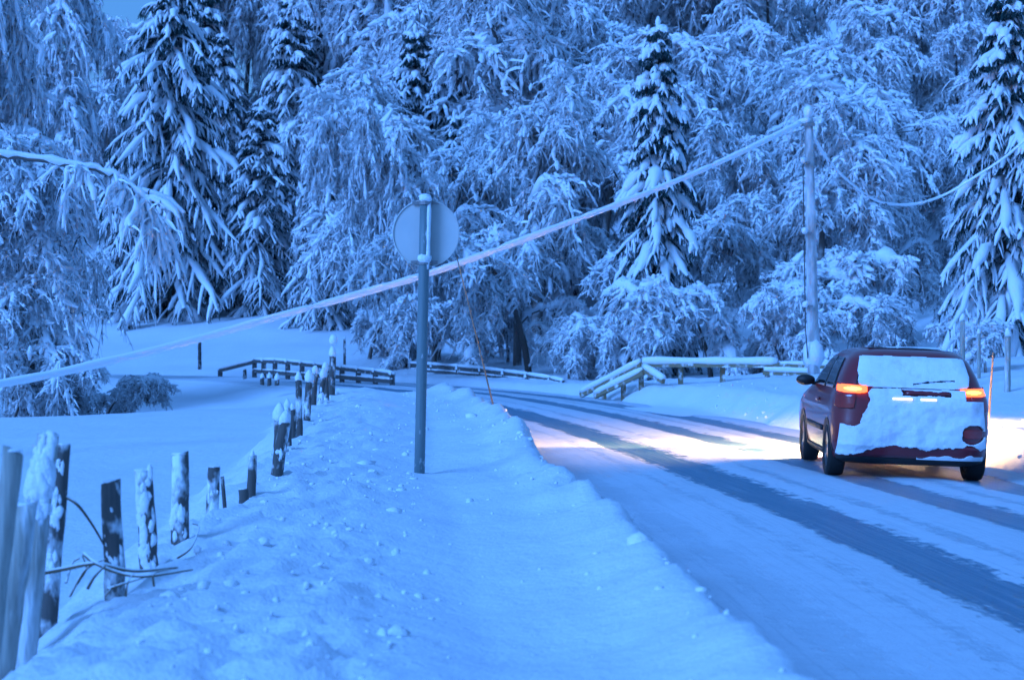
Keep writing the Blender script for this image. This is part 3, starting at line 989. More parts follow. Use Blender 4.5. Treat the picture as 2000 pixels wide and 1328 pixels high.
# ----------------------------------------------------------------- old fence posts along the bank
def fence_post(px, ytop, ybot, wpx, Y, label, lean=0, mat='post_wood', cap=0.0, seed=0, xtop=None, snow=()):
    b_ = P(px, ybot, Y); t_ = P(px if xtop is None else xtop, ytop, Y)
    g_ = min(gz(b_.x, b_.y), b_.z)
    r = wpx / F * Y / 2
    rg = random.Random(seed)
    o = empty('fence_post', (b_.x, b_.y, g_)); tag(o, label, 'fence post', 'old wooden fence posts beside the bank')
    axis = t_ - Vector((b_.x, b_.y, b_.z))
    n = 9
    pts = []
    for i in range(n):
        t = -0.35 + 1.35 * i / (n - 1)
        pts.append(Vector((0, 0, b_.z - g_)) + axis * t + Vector((rg.uniform(-1, 1), rg.uniform(-1, 1), 0)) * r * 0.08)
    c3 = np.array([tuple(p) for p in pts])[None]
    V, fs = tubes(c3, np.linspace(1.06, 0.95, n)[None] * r, 12, 1.0, True)
    V[-12:, 2] += (V[-12:, 0] - V[-12:, 0].mean()) * rg.uniform(-0.5, 0.5)
    me = mesh_np('post_shaft', V, fs, M[mat], None, True)
    link('post_shaft', me, o)
    tp = pts[-1]
    if cap > 0:
        lump_obj('snow_cap', seed + 60, r * cap, (tp.x, tp.y, tp.z + r * cap * 0.7), o, 0.85, 0.85, 1.35, amp=0.2, cone=0.42)
    else:
        lump_obj('snow_cap', seed + 60, r * 0.95, (tp.x, tp.y, tp.z), o, 1, 1, 0.18, amp=0.12)
    for k, (f, s_, dx) in enumerate(snow):
        c = Vector((0, 0, b_.z - g_)) + axis * f
        s0 = Soup()
        for q_ in range(7):
            rr = r * s_ * rg.uniform(0.25, 0.62); a_ = -PI / 2 + dx + rg.uniform(-0.8, 0.8)
            V, fs = lump(seed + q_ + k * 7, rr, 1.0, 1.0, rg.uniform(1.2, 3.4), 0.45, 2)
            s0.add(V * np.array([1, 0.42, 1]) + np.array([c.x + math.cos(a_) * r * 0.9, c.y + math.sin(a_) * r * 0.9, c.z + rg.uniform(-1.7, 1.7) * r]), *fs)
        link('stuck_snow', s0.mesh('stuck_snow', M['snow_clump'], True), o)
    return o


def bankY(y): return F * 1.3 / (y - HOR)


fence_post(14, 985, 1240, 46, 8.15, 'leftmost leaning pale fence post at the lower left corner', mat='pale_post', seed=1, xtop=52)
fence_post(52, 850, 1235, 44, 8.6, 'tall pale leaning fence post with snow on its upper half in the corner', mat='pale_post', seed=2, xtop=92, snow=((0.93, 0.9, 0.0), (0.8, 1.3, -0.3), (0.65, 1.2, -0.2), (0.72, 1.2, 0.3)))
fence_post(-18, 880, 1240, 42, 7.7, 'pale fence post cut by the left picture edge', mat='pale_post', seed=17, xtop=25)
fence_post(100, 868, 1150, 32, 9.2, 'leaning fence post with a snow clump halfway, right of the pale posts', seed=3, xtop=122, snow=((0.60, 0.9, -0.4), (0.45, 0.7, -0.5), (0.85, 0.7, -0.4), (0.25, 0.8, -0.4)))
fence_post(224, 940, 1140, 40, 9.4, 'stout dark fence post tapering upward, behind the bramble tangle', seed=4, xtop=215, snow=((0.2, 0.7, 0.2), (0.55, 0.4, 0.1)))
fence_post(291, 918, 1115, 36, 9.9, 'fence post largely plastered white, right of the stout dark one', seed=5, xtop=280, snow=((0.35, 0.85, 0.1), (0.6, 0.8, 0.2), (0.15, 0.8, 0.1), (0.82, 0.8, 0.0)))
fence_post(351, 886, 1080, 35, 10.8, 'tallest upright dark fence post of the near group', seed=6, xtop=352, snow=((0.3, 0.8, 0.0), (0.1, 0.5, 0.3)))
fence_post(414, 912, 1040, 25, 12.2, 'middle fence post with white patches and a thin stake behind it', seed=7, xtop=418, snow=((0.5, 0.6, 0.0),))
fence_post(440, 930, 1010, 8, 12.6, 'thin stake just right of the middle fence post', seed=8, xtop=434)
fence_post(478, 955, 1012, 20, 13.2, 'short stump-like fence post in front of a slimmer one', seed=9, xtop=475)
fence_post(489, 890, 1008, 18, 13.4, 'slim fence post beside the short stump-like one', seed=10, xtop=493, cap=0.6)
fence_post(536, 826, 955, 24, 15.2, 'leaning fence post with snow-covered head where the fence turns away', seed=11, xtop=556, snow=((0.55, 0.7, 0.2),), cap=1.1)
fence_post(546, 815, 870, 22, 18.5, 'white-hooded fence post at the bend of the fence line', seed=12, xtop=546, cap=1.3)
fence_post(563, 795, 868, 14, 19.5, 'narrow dark fence post with a small white cap', seed=13, xtop=561, cap=1.1)
fence_post(572, 800, 852, 13, 21, 'low fence post just right of the narrow capped one', seed=18, xtop=571, cap=1.0)
fence_post(585, 742, 852, 13, 22, 'tall brown fence post with a conical snow cap', seed=14, xtop=583, cap=1.3)
fence_post(598, 742, 830, 14, 25, 'fence post with the biggest snow cone, beside the tall brown one', seed=15, xtop=604, cap=1.5)
fence_post(612, 728, 800, 11, 29, 'far fence post with pointed cap behind the biggest snow cone', seed=19, xtop=616, cap=1.4)
fence_post(624, 735, 800, 11, 30, 'white far fence post in the middle of the cluster', seed=20, xtop=632, cap=1.5, snow=((0.5, 1.2, 0), (0.2, 1.0, 0)))
fence_post(638, 722, 785, 10, 32, 'far fence post left of the tallest capped one', seed=21, xtop=636, cap=1.6)
fence_post(648, 693, 768, 13, 35, 'tallest far fence post with two stacked snow balls on top', seed=16, xtop=650, cap=1.4)
lm = [o_ for o_ in bpy.data.objects if o_.get('label', '').startswith('tallest far')][0]
lump_obj('snow_ball', 77, 0.085, (P(651, 664, 35) - lm.location), lm, 1, 1, 1.2, amp=0.15)
# markers in the field
for px_, yt, yb, w, Y, lb, cp_ in ((390, 662, 706, 7, 66, 'lone marker post with a white cap in the clearing', 1.4), (673, 662, 702, 5, 62, 'thin bare marker post behind the tallest far fence post', 0.9),
                                   (512, 738, 748, 8, 50, 'first of three buried post heads in front of the far fence', 1.2), (526, 737, 749, 8, 50, 'second of three buried post heads in front of the far fence', 1.2),
                                   (541, 740, 749, 9, 50, 'third of three buried post heads in front of the far fence', 1.2), (478, 722, 735, 7, 56, 'dark stub left of the buried post heads', 0.5)):
    o = fence_post(px_, yt, yb, w, Y, lb, seed=int(px_), cap=cp_)
    o.name = 'marker_post'; o['category'] = 'marker post'; o['group'] = 'marker posts in the field'

# ----------------------------------------------------------------- bramble, wires and clods on the bank
rngn = np.random.default_rng(9)


def arcs(ctrl, rad):
    s0 = Soup()
    for c_, r in zip(ctrl, rad):
        c3 = catmull(np.array([tuple(p) for p in c_]), 6)[None]
        V, fs = tubes(c3, np.linspace(r, r * 0.5, c3.shape[1])[None], 5); s0.add(V, *fs)
    return s0


br = [[P(75, 1120, 9.0), P(130, 1110, 9.0), P(190, 1100, 8.9), P(260, 1115, 8.9), P(345, 1108, 9.2)],
      [P(135, 1165, 8.9), P(160, 1120, 8.95), P(185, 1100, 8.9), P(205, 1092, 8.9)],
      [P(170, 1150, 8.8), P(185, 1125, 8.8), P(205, 1105, 8.8)],
      [P(165, 1082, 9.1), P(185, 1098, 8.9), P(230, 1118, 8.8), P(285, 1125, 8.8), P(375, 1112, 9.0)],
      [P(345, 1090, 10.2), P(372, 1070, 10.2), P(388, 1030, 10.4), P(375, 1022, 10.4)],
      [P(210, 1150, 8.7), P(240, 1140, 8.7), P(280, 1128, 8.8)], [P(300, 1145, 8.8), P(300, 1120, 8.8), P(330, 1112, 8.9)],
      [P(150, 1140, 9), P(168, 1110, 9), P(160, 1085, 9)], [P(128, 1138, 9), P(140, 1100, 9.1), P(155, 1090, 9.1)],
      [P(245, 1165, 8.6), P(250, 1135, 8.6), P(262, 1118, 8.7)], [P(205, 1165, 8.6), P(214, 1150, 8.6), P(210, 1130, 8.7)]]
bo = link('bramble', arcs(br, [0.014, 0.008, 0.009, 0.013, 0.008, 0.008, 0.006, 0.006, 0.007, 0.005, 0.005]).mesh('bramble', M['dry_stem'], True))
tag(bo, 'tangle of snowy bare bramble stems at the foot of the near fence posts', 'bramble', kind='stuff')
wr = arcs([[P(118, 965, 9.2), P(150, 985, 9.2), P(180, 1025, 9.3), P(206, 1070, 9.4)]], [0.010])
wo = link('fence_wire', wr.mesh('fence_wire', M['dry_stem'], True))
tag(wo, 'slack rusty wire hanging between the leaning post and the stout dark post', 'wire')

s0 = Soup()
for i in range(1500):
    Yc = 5.5 + 33 * rngn.random() ** 1.6
    near = rngn.random()
    dd_ = (-2.1 + rngn.normal(0, 0.28)) if near < 0.35 else rngn.uniform(-5.0, -3.6) if near < 0.93 else rngn.uniform(-3.6, -2.3)
    j = np.abs(CUR[:, 1] - Yc).argmin()
    x_ = CUR[j, 0] + RGT[j, 0] * dd_; y_ = CUR[j, 1] + RGT[j, 1] * dd_ + rngn.uniform(-0.4, 0.4)
    r = min(0.012 * math.exp(rngn.normal(0, 0.6)), 0.06)
    V, fs = lump(i % 23, r, *rngn.uniform(0.6, 1.4, 3), 0.45, 1)
    s0.add(V + np.array([x_, y_, gz(x_, y_) - r * 0.15]), *fs)
for i in range(70):   # clods thrown onto the right bank
    Yc = rngn.uniform(22, 46); dd_ = rngn.uniform(4.2, 5.6)
    j = np.abs(CUR[:, 1] - Yc).argmin()
    x_ = CUR[j, 0] + RGT[j, 0] * dd_; y_ = CUR[j, 1] + RGT[j, 1] * dd_
    r = rngn.uniform(0.02, 0.05)
    V, fs = lump(i % 23, r, *rngn.uniform(0.6, 1.4, 3), 0.45, 1)
    s0.add(V + np.array([x_, y_, gz(x_, y_) + r * 0.1]), *fs)
co = link('snow_clods', s0.mesh('snow_clods', M['snow_clump'], True))
tag(co, 'small lumps of ploughed snow scattered on the road banks', 'snow clods', kind='stuff')


# ----------------------------------------------------------------- fences by the bend
def rail_obj(name, a, b, w, h, mat, parent, snow=0.0, sag=0.0):
    """board from a to b (local), w thick, h high, optional snow ridge on top"""
    a = Vector(a); b = Vector(b); d = (b - a); L = d.length
    rot = d.to_track_quat('X', 'Z').to_matrix().to_4x4()
    s0 = Soup(); box_soup(s0, 0, L, -w / 2, w / 2, -h / 2, h / 2)
    ob = link(name, s0.mesh(name, mat), parent, a)
    ob.rotation_euler = rot.to_euler()
    if snow > 0:
        n = max(8, int(L * 7))
        s = np.linspace(0.01 * L, 0.99 * L, n)
        c = np.stack([s, 0 * s, np.full(n, h / 2 + snow * 0.35)], -1)
        rr_ = snow * (1 + 0.35 * vnoise(s * 1.7, s * 0 + L, 3) + 0.25 * vnoise(s * 5, s * 0 + L, 8)); rr_[0] *= 0.75; rr_[-1] *= 0.75
        tube_obj('rail_snow', c, rr_, M['snow_clump'], ob, 8)
    return ob


def post_obj(loc, w, h, mat, parent, cap=0.0, seed=1):
    s0 = Soup(); box_soup(s0, -w / 2, w / 2, -w / 2, w / 2, -0.3, h)
    ob = link('post', s0.mesh('post', mat), parent, loc)
    if cap: lump_obj('snow_cap', seed, cap, (0, 0, h + cap * 0.2), ob, 1, 1, 0.7)
    return ob


# far wooden fence left of the road
fp = [(430, 722, 735, 66), (497, 703, 740, 64), (515, 704, 742, 63), (537, 704, 744, 62), (562, 706, 747, 61), (590, 709, 749, 60), (617, 712, 749, 59), (642, 715, 749, 58), (668, 718, 750, 57), (700, 722, 752, 56), (733, 726, 754, 55), (766, 731, 755, 54)]
f0 = P(497, 740, 64)
fen = empty('wooden_fence', (f0.x, f0.y, 0))
tag(fen, 'dark wooden post and rail fence left of the far road bend', 'fence')
off = Vector((f0.x, f0.y, 0))
tops = []
for i, (px_, yt, yb, Y) in enumerate(fp):
    t_ = P(px_, yt, Y) - off; b_ = P(px_, yb, Y) - off
    tops.append((t_, b_))
    post_obj((b_.x, b_.y, b_.z), 0.15, t_.z - b_.z, M['fence_dark'], fen, 0.10, i)
for i in range(len(fp) - 1):
    t0, b0 = tops[i]; t1, b1 = tops[i + 1]
    for f in ((0.95, 0.42) if i else (0.9,)):
        rail_obj('rail', b0.lerp(t0, f) + Vector((0, -0.10, 0)), b1.lerp(t1, f) + Vector((0, -0.10, 0)), 0.05, 0.13, M['fence_dark'], fen, 0.05 if f > 0.8 else 0.03)

# guardrail on the far side of the bend
gp = [(742, 711, 728, 72), (790, 712, 732, 69), (845, 715, 736, 66), (895, 719, 740, 63), (940, 723, 744, 61), (985, 729, 748, 59), (1030, 735, 752, 57), (1075, 742, 756, 55.5), (1100, 748, 758, 54.5)]
g0 = P(895, 740, 63)
gr = empty('guardrail', (g0.x, g0.y, 0)); off = Vector((g0.x, g0.y, 0))
tag(gr, 'snow-topped guardrail curving round the outside of the far bend', 'guardrail')
tops = []
for i, (px_, yt, yb, Y) in enumerate(gp):
    t_ = P(px_, yt, Y) - off; b_ = P(px_, yb, Y) - off; tops.append((t_, b_))
    post_obj((b_.x, b_.y, b_.z), 0.16, t_.z - b_.z - 0.03, M['fence_dark'], gr, 0.12, i + 30)
for i in range(len(gp) - 1):
    t0, b0 = tops[i]; t1, b1 = tops[i + 1]
    for f, sn_ in ((1.0, 0.055), (0.45, 0.035)):
        rail_obj('rail', b0.lerp(t0, f) + Vector((0, -0.12, 0)), b1.lerp(t1, f) + Vector((0, -0.12, 0)), 0.06, 0.15, M['fence_dark'], gr, sn_)

# wooden railing behind the right bank, its left end sloping to the ground
c0 = P(1253, 712, 44.5)
rl = empty('wooden_railing', (c0.x, c0.y, 0)); off = Vector((c0.x, c0.y, 0))
tag(rl, 'yellowish wooden railing under thick snow, sloping to the ground at its left end', 'railing')
w = lambda a, b, Y: P(a, b, Y) - off
rail_obj('rail', w(1253, 712, 44.5), w(1522, 713, 43.5), 0.10, 0.12, M['rail_wood'], rl, 0.095)
rail_obj('rail', w(1522, 714, 43.5), w(1700, 718, 43), 0.08, 0.10, M['rail_wood'], rl, 0.05)
rail_obj('rail', w(1490, 727, 43.6), w(1700, 734, 43), 0.06, 0.12, M['rail_wood'], rl, 0.07)
rail_obj('rail', w(1253, 712, 44.5), w(1135, 772, 46.5), 0.10, 0.12, M['rail_wood'], rl, 0.09)
rail_obj('rail', w(1258, 727, 44.2), w(1162, 774, 45.6), 0.10, 0.12, M['rail_wood'], rl, 0.08)
rail_obj('brace', w(1256, 720, 44.3), w(1296, 745, 43.4), 0.09, 0.11, M['rail_wood'], rl, 0.08)
for i, (px_, yt, yb, Y) in enumerate(((1253, 712, 750, 44.6), (1330, 716, 750, 44.4), (1412, 716, 745, 44.1), (1500, 716, 745, 43.7), (1600, 717, 745, 43.4), (1218, 733, 768, 45.2), (1180, 750, 775, 45.9))):
    t_ = w(px_, yt, Y); b_ = w(px_, yb, Y)
    post_obj((b_.x, b_.y + 0.09, b_.z), 0.12, t_.z - b_.z, M['rail_wood'], rl, 0.08, i + 50)

# stakes
for nm, a, b, Y, r, lb in (('snow_stake', (979, 806), (893, 505), 30.5, 0.016, 'long thin leaning bamboo snow stake on the bank right of the sign'),
                           ('snow_stake', (1929, 836), (1940, 688), 25.8, 0.020, 'short orange-brown snow stake right of the car')):
    p0 = P(*a, Y); p1 = P(*b, Y)
    p0.z = min(p0.z, gz(p0.x, p0.y)) - 0.1
    n = 9
    o = tube_obj(nm, [(p1 - p0) * t for t in np.linspace(0, 1, n)], np.linspace(r, r * 0.6, n), M['stake'], None, 8)
    o.location = p0
    tag(o, lb, 'snow stake', 'snow stakes along the road')
for i, (px_, yt, yb, wpx, Y, lb) in enumerate(((1880, 625, 700, 10, 36, 'snow-capped marker post behind the right rear corner of the car'), (1968, 655, 745, 12, 34, 'snow-capped marker post at the right edge beyond the snow stake'),
                                              (1912, 650, 720, 7, 38, 'slender marker post between the two snow-capped posts at the right'))):
    o = fence_post(px_, yt, yb, wpx, Y, lb, mat='pale_post', seed=200 + i, cap=1.3)
    o.name = 'marker_post'; o['category'] = 'marker post'; o['group'] = 'marker posts right of the car'

# ----------------------------------------------------------------- car
LV = np.array([  # z, half width, rear y, front y, corner radius
    (0.18, 0.74, 0.25, 3.55, 0.30), (0.24, 0.82, 0.08, 3.75, 0.30), (0.40, 0.845, 0.0, 3.84, 0.28), (0.60, 0.855, 0.0, 3.84, 0.28),
    (0.75, 0.855, 0.02, 3.75, 0.30), (0.86, 0.85, 0.03, 3.45, 0.30), (0.95, 0.83, 0.05, 3.0, 0.26), (1.02, 0.795, 0.08, 2.78, 0.25),
    (1.20, 0.735, 0.17, 2.40, 0.25), (1.36, 0.665, 0.28, 2.05, 0.26), (1.44, 0.60, 0.38, 1.85, 0.28), (1.485, 0.52, 0.50, 1.70, 0.28), (1.50, 0.38, 0.72, 1.5, 0.26)])


def lv(z): return [np.interp(z, LV[:, 0], LV[:, i]) for i in (1, 2, 3, 4)]


def rear_y(x, z):
    w_, yr, yf, r = lv(z)
    e = np.clip(np.abs(x) - (w_ - r), 0, r * 0.999)
    return yr + r - np.sqrt(r * r - e * e)


def front_y(x, z):
    w_, yr, yf, r = lv(z)
    e = np.clip(np.abs(x) - (w_ - r), 0, r * 0.999)
    return yf - r + np.sqrt(r * r - e * e)


def side_x(y_, z):
    w_, yr, yf, r = lv(z)
    e = np.maximum(np.clip(yr + r - y_, 0, r * 0.999), np.clip(y_ - (yf - r), 0, r * 0.999))
    return w_ - r + np.sqrt(r * r - e * e)


def ring(z):
    w_, yr, yf, r = [float(v) for v in lv(z)]
    pts = []
    def arc(cx, cy, a0):
        for i in range(7):
            a = a0 + i * (PI / 2) / 6
            pts.append((cx + r * math.cos(a), cy + r * math.sin(a), z))
    arc(w_ - r, yf - r, 0)
    arc(-w_ + r, yf - r, PI / 2)
    for i in range(1, 12): pts.append((-w_, yf - r + (yr - yf + 2 * r) * i / 12, z))
    arc(-w_ + r, yr + r, PI)
    for i in range(1, 8): pts.append((-w_ + r + (2 * w_ - 2 * r) * i / 8, yr, z))
    arc(w_ - r, yr + r, 1.5 * PI)
    for i in range(1, 12): pts.append((w_, yr + r + (yf - yr - 2 * r) * i / 12, z))
    return pts


zs_ = sorted(set(list(LV[:, 0]) + [0.32, 0.5, 0.68, 0.90, 1.1, 1.28, 1.40]))
V = np.array([ring(z) for z in zs_]); nz_, nr = V.shape[:2]
i_ = np.arange(nz_ * nr).reshape(nz_, nr)
q = np.stack([i_[:-1], np.roll(i_[:-1], -1, 1), np.roll(i_[1:], -1, 1), i_[1:]], -1).reshape(-1, 4)
CX, CY = 4.53, 20.9
car = empty('car', (CX, CY, -0.035 * 1.45 + 0.004), (0, R_(2.0), R_(-2.6)))
tag(car, 'dark red hatchback driving away, its rear plastered with snow', 'car')
car.scale = (1.05, 1, 1)
body = link('body', mesh_np('body', V.reshape(-1, 3), [q, i_[0, ::-1][None], i_[-1][None]], M['paint'], None, True), car)


def patch(name, fn, quad, nu, nv, mat, parent, thick=0.012, mask=None, smooth=True):
    """quad: (a0,b0),(a1,b0).. corners in the surface's two coordinates (bl, br, tr, tl)"""
    bl, br_, tr, tl_ = [np.array(c, float) for c in quad]
    u_ = np.linspace(0, 1, nu + 1)[None, :, None]; v_ = np.linspace(0, 1, nv + 1)[:, None, None]
    AB = (bl * (1 - u_) + br_ * u_) * (1 - v_) + (tl_ * (1 - u_) + tr * u_) * v_
    V = fn(AB[..., 0], AB[..., 1]).reshape(-1, 3)
    i = np.arange((nu + 1) * (nv + 1)).reshape(nv + 1, nu + 1)
    q = np.stack([i[:-1, :-1], i[:-1, 1:], i[1:, 1:], i[1:, :-1]], -1).reshape(-1, 4)
    if mask is not None:
        cen = AB.reshape(-1, 2)[q].mean(1)
        q = q[mask(cen[:, 0], cen[:, 1])]
        used = np.unique(q); mp_ = -np.ones(len(V), int); mp_[used] = np.arange(len(used)); V = V[used]; q = mp_[q]
    me = mesh_np(name, V, [q], mat, None, smooth)
    ob = link(name, me, parent)
    sm = ob.modifiers.new('thickness', 'SOLIDIFY'); sm.thickness = thick; sm.offset = 0
    return ob


def rear_fn(o): return lambda a, b: np.stack([a, rear_y(a, b) - o, b], -1)
def side_fn(sg, o): return lambda a, b: np.stack([sg * (side_x(a, b) + o), a, b], -1)
def front_fn(o): return lambda a, b: np.stack([a, front_y(a, b) + o, b], -1)


rw = patch('rear_window', rear_fn(0.004), ((-0.62, 1.07), (0.62, 1.07), (0.54, 1.40), (-0.54, 1.40)), 20, 8, M['glass'], car)


def wsn(a, b): return 0.03 * np.sin(a * 9) + 0.05 * fbm(a * 4, b * 4, 71, 3)


patch('window_snow', lambda a, b: np.stack([a, rear_y(a, b) - 0.022 - 0.02 * fbm(a * 5, b * 5, 5, 3), b], -1), ((-0.63, 1.05), (0.64, 1.05), (0.56, 1.41), (-0.55, 1.41)), 170, 60, M['car_snow'], rw, 0.02,
      lambda a, b: ~((np.abs(b - 1.10 - 0.05 * np.sin(a * 3)) < 0.009 + 0.012 * fbm(a * 14, b * 14, 3, 2)) & (a > 0.0) & (a < 0.45)) & (((np.abs(a) / 0.60) ** 9 + (np.abs(b - 1.23) / 0.175) ** 9) < 1 + 0.5 * fbm(a * 8, b * 8, 6, 3)))
patch('windscreen', front_fn(0.004), ((-0.66, 1.0), (0.66, 1.0), (0.5, 1.41), (-0.5, 1.41)), 12, 8, M['glass'], car)
for sg in (-1, 1):
    patch('side_window', side_fn(sg, 0.004), ((0.55, 1.02), (1.32, 1.02), (1.30, 1.38), (0.72, 1.37)), 8, 6, M['glass'], car)
    patch('side_window', side_fn(sg, 0.004), ((1.38, 1.02), (2.42, 1.02), (1.86, 1.38), (1.36, 1.38)), 10, 6, M['glass'], car)
    patch('sill', side_fn(sg, 0.004), ((0.98, 0.19), (2.68, 0.19), (2.68, 0.29), (0.98, 0.29)), 10, 3, M['black'], car)
    patch('door_handle', side_fn(sg, 0.018), ((1.38, 0.84), (1.58, 0.84), (1.58, 0.875), (1.38, 0.875)), 4, 2, M['paint'], car, 0.025)
    patch('side_moulding', side_fn(sg, 0.008), ((1.0, 0.50), (2.6, 0.50), (2.6, 0.56), (1.0, 0.56)), 8, 2, M['black'], car, 0.02)
    for dl in (0.62, 3.05):
        # wheel arch liner and wheel
        a = np.linspace(0, PI, 15)
        ring_o = np.stack([dl + 0.375 * np.cos(a), 0.30 + 0.375 * np.sin(a)], -1); ring_i = np.stack([dl + 0.335 * np.cos(a), 0.30 + 0.335 * np.sin(a)], -1)
        ctr = np.array([[dl, 0.24]])
        yz = np.concatenate([ring_o, ctr]); yz[:, 1] = np.maximum(yz[:, 1], 0.185)
        V = side_fn(sg, 0.003)(yz[:, 0], yz[:, 1])
        f = np.array([(i, i + 1, 15) for i in range(14)])
        ob = link('wheel_arch', mesh_np('wheel_arch', V, [f if sg > 0 else f[:, ::-1]], M['black'], None, False), car)
        sm = ob.modifiers.new('thickness', 'SOLIDIFY'); sm.thickness = 0.006; sm.offset = 0
        wh = empty('wheel', (sg * 0.765, dl, 0.30), (0, R_(90), 0)); wh.parent = car
        Vl, fl = lathe([(0.20, -0.085), (0.26, -0.1), (0.29, -0.092), (0.302, -0.06), (0.304, 0.0), (0.302, 0.06), (0.29, 0.092), (0.26, 0.1), (0.20, 0.085)], 28)
        link('tyre', mesh_np('tyre', Vl, fl[:1], M['rubber'], None, True), wh)
        s0 = Soup()
        Vl, fl = lathe([(0.205, -0.08), (0.205, 0.08)], 24); s0.add(Vl, fl[0])
        Vl, fl = lathe([(0.06, 0.03), (0.06, 0.075 * 1), (0.02, 0.08)], 12); s0.add(Vl * np.array([1, 1, sg]), *fl)
        for k in range(6):
            box_soup(s0, 0.03, 0.2, -0.022, 0.022, 0.03 if sg > 0 else -0.07, 0.07 if sg > 0 else -0.03, Matrix.Rotation(k * PI / 3, 4, 'Z'))
        link('rim', s0.mesh('rim', M['rim']), wh)
    # mirror
    V_, fs_ = lump(3, 0.11, 1.05, 0.75, 0.62, 0.04, 3)
    mo = link('mirror', mesh_np('mirror', V_, fs_, M['black'], None, True), car, (sg * 0.92, 2.32, 1.06))
    s0 = Soup(); box_soup(s0, -0.05, 0.05, -0.02, 0.03, -0.02, 0.02)
    link('mirror_arm', s0.mesh('mirror_arm', M['black']), mo, (-sg * 0.13, 0.01, -0.04))
    # tail lamp: red unit round the corner with a lit bar at its top
    tl_o = patch('tail_light', rear_fn(0.010), ((sg * 0.64, 0.80), (sg * 0.835, 0.80), (sg * 0.795, 1.09), (sg * 0.60, 1.09)), 36, 40, M['lens'], car, 0.02,
                 lambda a, b: ((np.abs(np.abs(a) - 0.725) / 0.115) ** 4 + (np.abs(b - 0.95) / 0.145) ** 4) < 1)
    patch('lit_bar', rear_fn(0.026), ((sg * 0.50, 0.985), (sg * 0.80, 0.985), (sg * 0.785, 1.075), (sg * 0.50, 1.065)), 40, 16, M['tail_lit'], tl_o, 0.02,
          lambda a, b: ((np.abs(np.abs(a) - 0.655) / 0.165) ** 3 + (np.abs(b - 1.03) / 0.045) ** 3) < 1)
    patch('lamp_core', rear_fn(0.040), ((sg * 0.56, 1.01), (sg * 0.74, 1.01), (sg * 0.74, 1.055), (sg * 0.56, 1.05)), 24, 8, M['tail_core'], tl_o, 0.006,
          lambda a, b: ((np.abs(np.abs(a) - 0.65) / 0.09) ** 2 + (np.abs(b - 1.031) / 0.02) ** 2) < 1)
    patch('headlight', front_fn(0.008), ((sg * 0.45, 0.60), (sg * 0.80, 0.62), (sg * 0.80, 0.74), (sg * 0.45, 0.70)), 8, 4, M['head_lit'], car)
    patch('reflector', rear_fn(0.012), ((sg * 0.52, 0.50), (sg * 0.76, 0.50), (sg * 0.76, 0.62), (sg * 0.52, 0.62)), 24, 14, M['lens'], car, 0.02,
          lambda a, b: ((np.abs(np.abs(a) - 0.64) / 0.11) ** 3 + (np.abs(b - 0.56) / 0.055) ** 3) < 1)
patch('bumper', rear_fn(0.014), ((-0.80, 0.27), (0.80, 0.27), (0.80, 0.42), (-0.80, 0.42)), 30, 4, M['paint'], car, 0.03)
patch('bumper_valance', rear_fn(0.010), ((-0.76, 0.185), (0.76, 0.185), (0.80, 0.268), (-0.80, 0.268)), 24, 4, M['black'], car, 0.02)
hd = patch('tailgate_handle', rear_fn(0.022), ((-0.10, 0.985), (0.40, 0.985), (0.38, 1.025), (-0.08, 1.025)), 8, 2, M['paint'], car, 0.03)
for x0, x1 in ((-0.23, -0.02), (0.07, 0.24)):
    patch('plate_lamp', rear_fn(0.05), ((x0, 0.925), (x1, 0.925), (x1, 0.945), (x0, 0.945)), 4, 2, M['plate_lit'], car, 0.012)


def gate_mask(a, b):
    n = fbm(a * 5, b * 5, 33, 4); n2 = fbm(a * 12, b * 12, 37, 3)
    low = 0.40 + 0.05 * n + 0.03 * n2 - 0.10 * sst(-0.35, -0.6, a)
    ok = b > low
    ok &= b < 1.045 + 0.03 * n
    ok &= ~((np.abs(b - 1.0 + 0.02 * a) < 0.032 + 0.02 * n2) & (a > -0.13 + 0.1 * n) & (a < 0.42 + 0.1 * n2))
    ok &= ~(a < -0.53 + 0.08 * n + 0.03 * n2 - 0.5 * (0.82 - b) - 0.35 * sst(0.66, 0.46, b + 0.1 * n))
    ok &= ~((a > 0.56 + 0.06 * n) & (b > 0.93))
    ok &= ~((((a - 0.64) / 0.13) ** 2 + ((b - 0.56) / 0.09) ** 2) < 1 + 1.2 * n)
    return ok


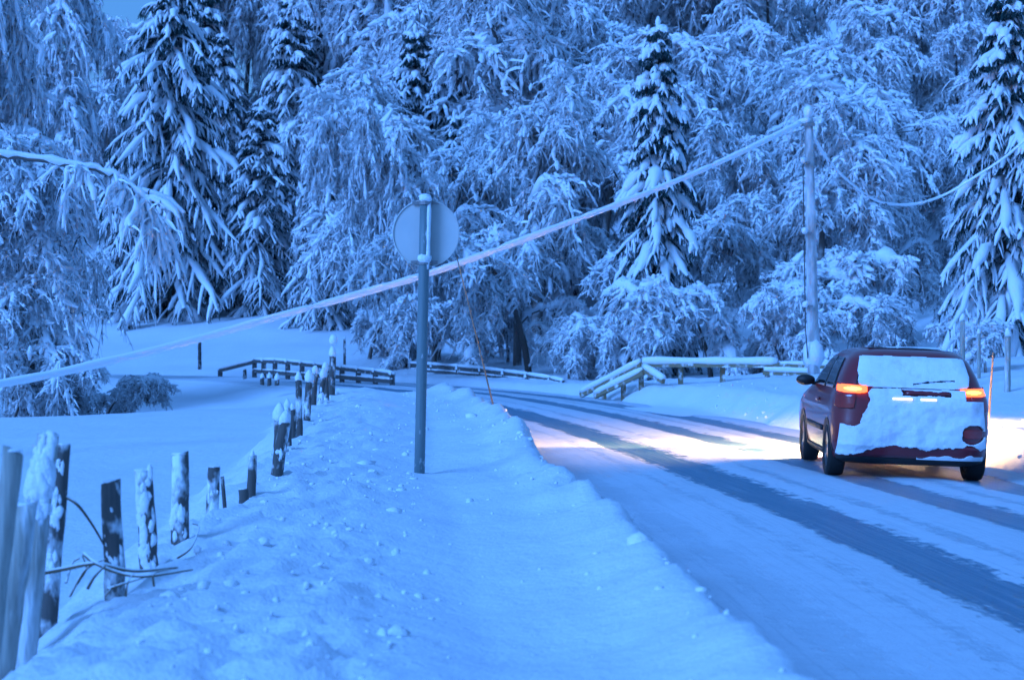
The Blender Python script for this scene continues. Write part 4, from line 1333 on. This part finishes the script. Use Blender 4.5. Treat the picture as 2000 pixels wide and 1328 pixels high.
patch('tailgate_snow', lambda a, b: np.stack([a, rear_y(a, b) - 0.032 - 0.03 * fbm(a * 5, b * 5, 8, 3), b], -1), ((-0.80, 0.26), (0.80, 0.26), (0.74, 1.06), (-0.74, 1.06)), 250, 140, M['car_snow'], car, 0.025, gate_mask)
patch('bumper_snow', lambda a, b: np.stack([a, rear_y(a, b) - 0.034, b], -1), ((0.05, 0.255), (0.78, 0.255), (0.78, 0.33), (0.05, 0.33)), 150, 20, M['car_snow'], car, 0.015,
      lambda a, b: b < 0.245 + 0.06 * sst(0.05, 0.35, a) + 0.07 * fbm(a * 6, b * 6, 91, 3))
# thin snow film on the roof
Vr = []
for a_ in np.linspace(-0.42, 0.42, 19):
    for b_ in np.linspace(0.62, 1.62, 23):
        Vr.append((a_, b_, 1.502 + 0.012 * (1 + 2 * vnoise(np.array([a_ * 6]), np.array([b_ * 6]), 4)[0])))
i = np.arange(19 * 23).reshape(19, 23)
q = np.stack([i[:-1, :-1], i[1:, :-1], i[1:, 1:], i[:-1, 1:]], -1).reshape(-1, 4)
ob = link('roof_snow', mesh_np('roof_snow', Vr, [q], M['car_snow'], None, True), car)
s0 = Soup(); box_soup(s0, -0.012, 0.012, -0.1, 0.1, 0, 0.012); V_, fs_ = tubes(np.array([[(0, 0, 0), (0, -0.12, 0.22)]]), np.array([[0.006, 0.003]]), 6); s0.add(V_, *fs_)
link('aerial', s0.mesh('aerial', M['black']), car, (0, 1.55, 1.50))

# headlamps: wide flat dipped beams and a little light spilled straight down
for sg in (-1, 1):
    for nm, size, scx, w_, pitch, yaw, bl in (('dipped_beam', 22, 11, 560, -13.4, -sg * 20, 0.5), ('headlamp_spill', 176, 1, 130, -90, 0, 0.3)):
        ld = bpy.data.lights.new(nm, 'SPOT')
        ld.energy = w_; ld.color = (1.0, 0.60, 0.26)
        ld.spot_size = R_(size); ld.spot_blend = bl; ld.shadow_soft_size = 0.06
        lo_ = bpy.data.objects.new(nm, ld); col.objects.link(lo_)
        lo_.parent = car
        lo_.location = (sg * 0.63, 3.92, 0.66)
        lo_.rotation_euler = (R_(90 + pitch), 0, R_(yaw))
        lo_.scale = (scx, 1, 1)
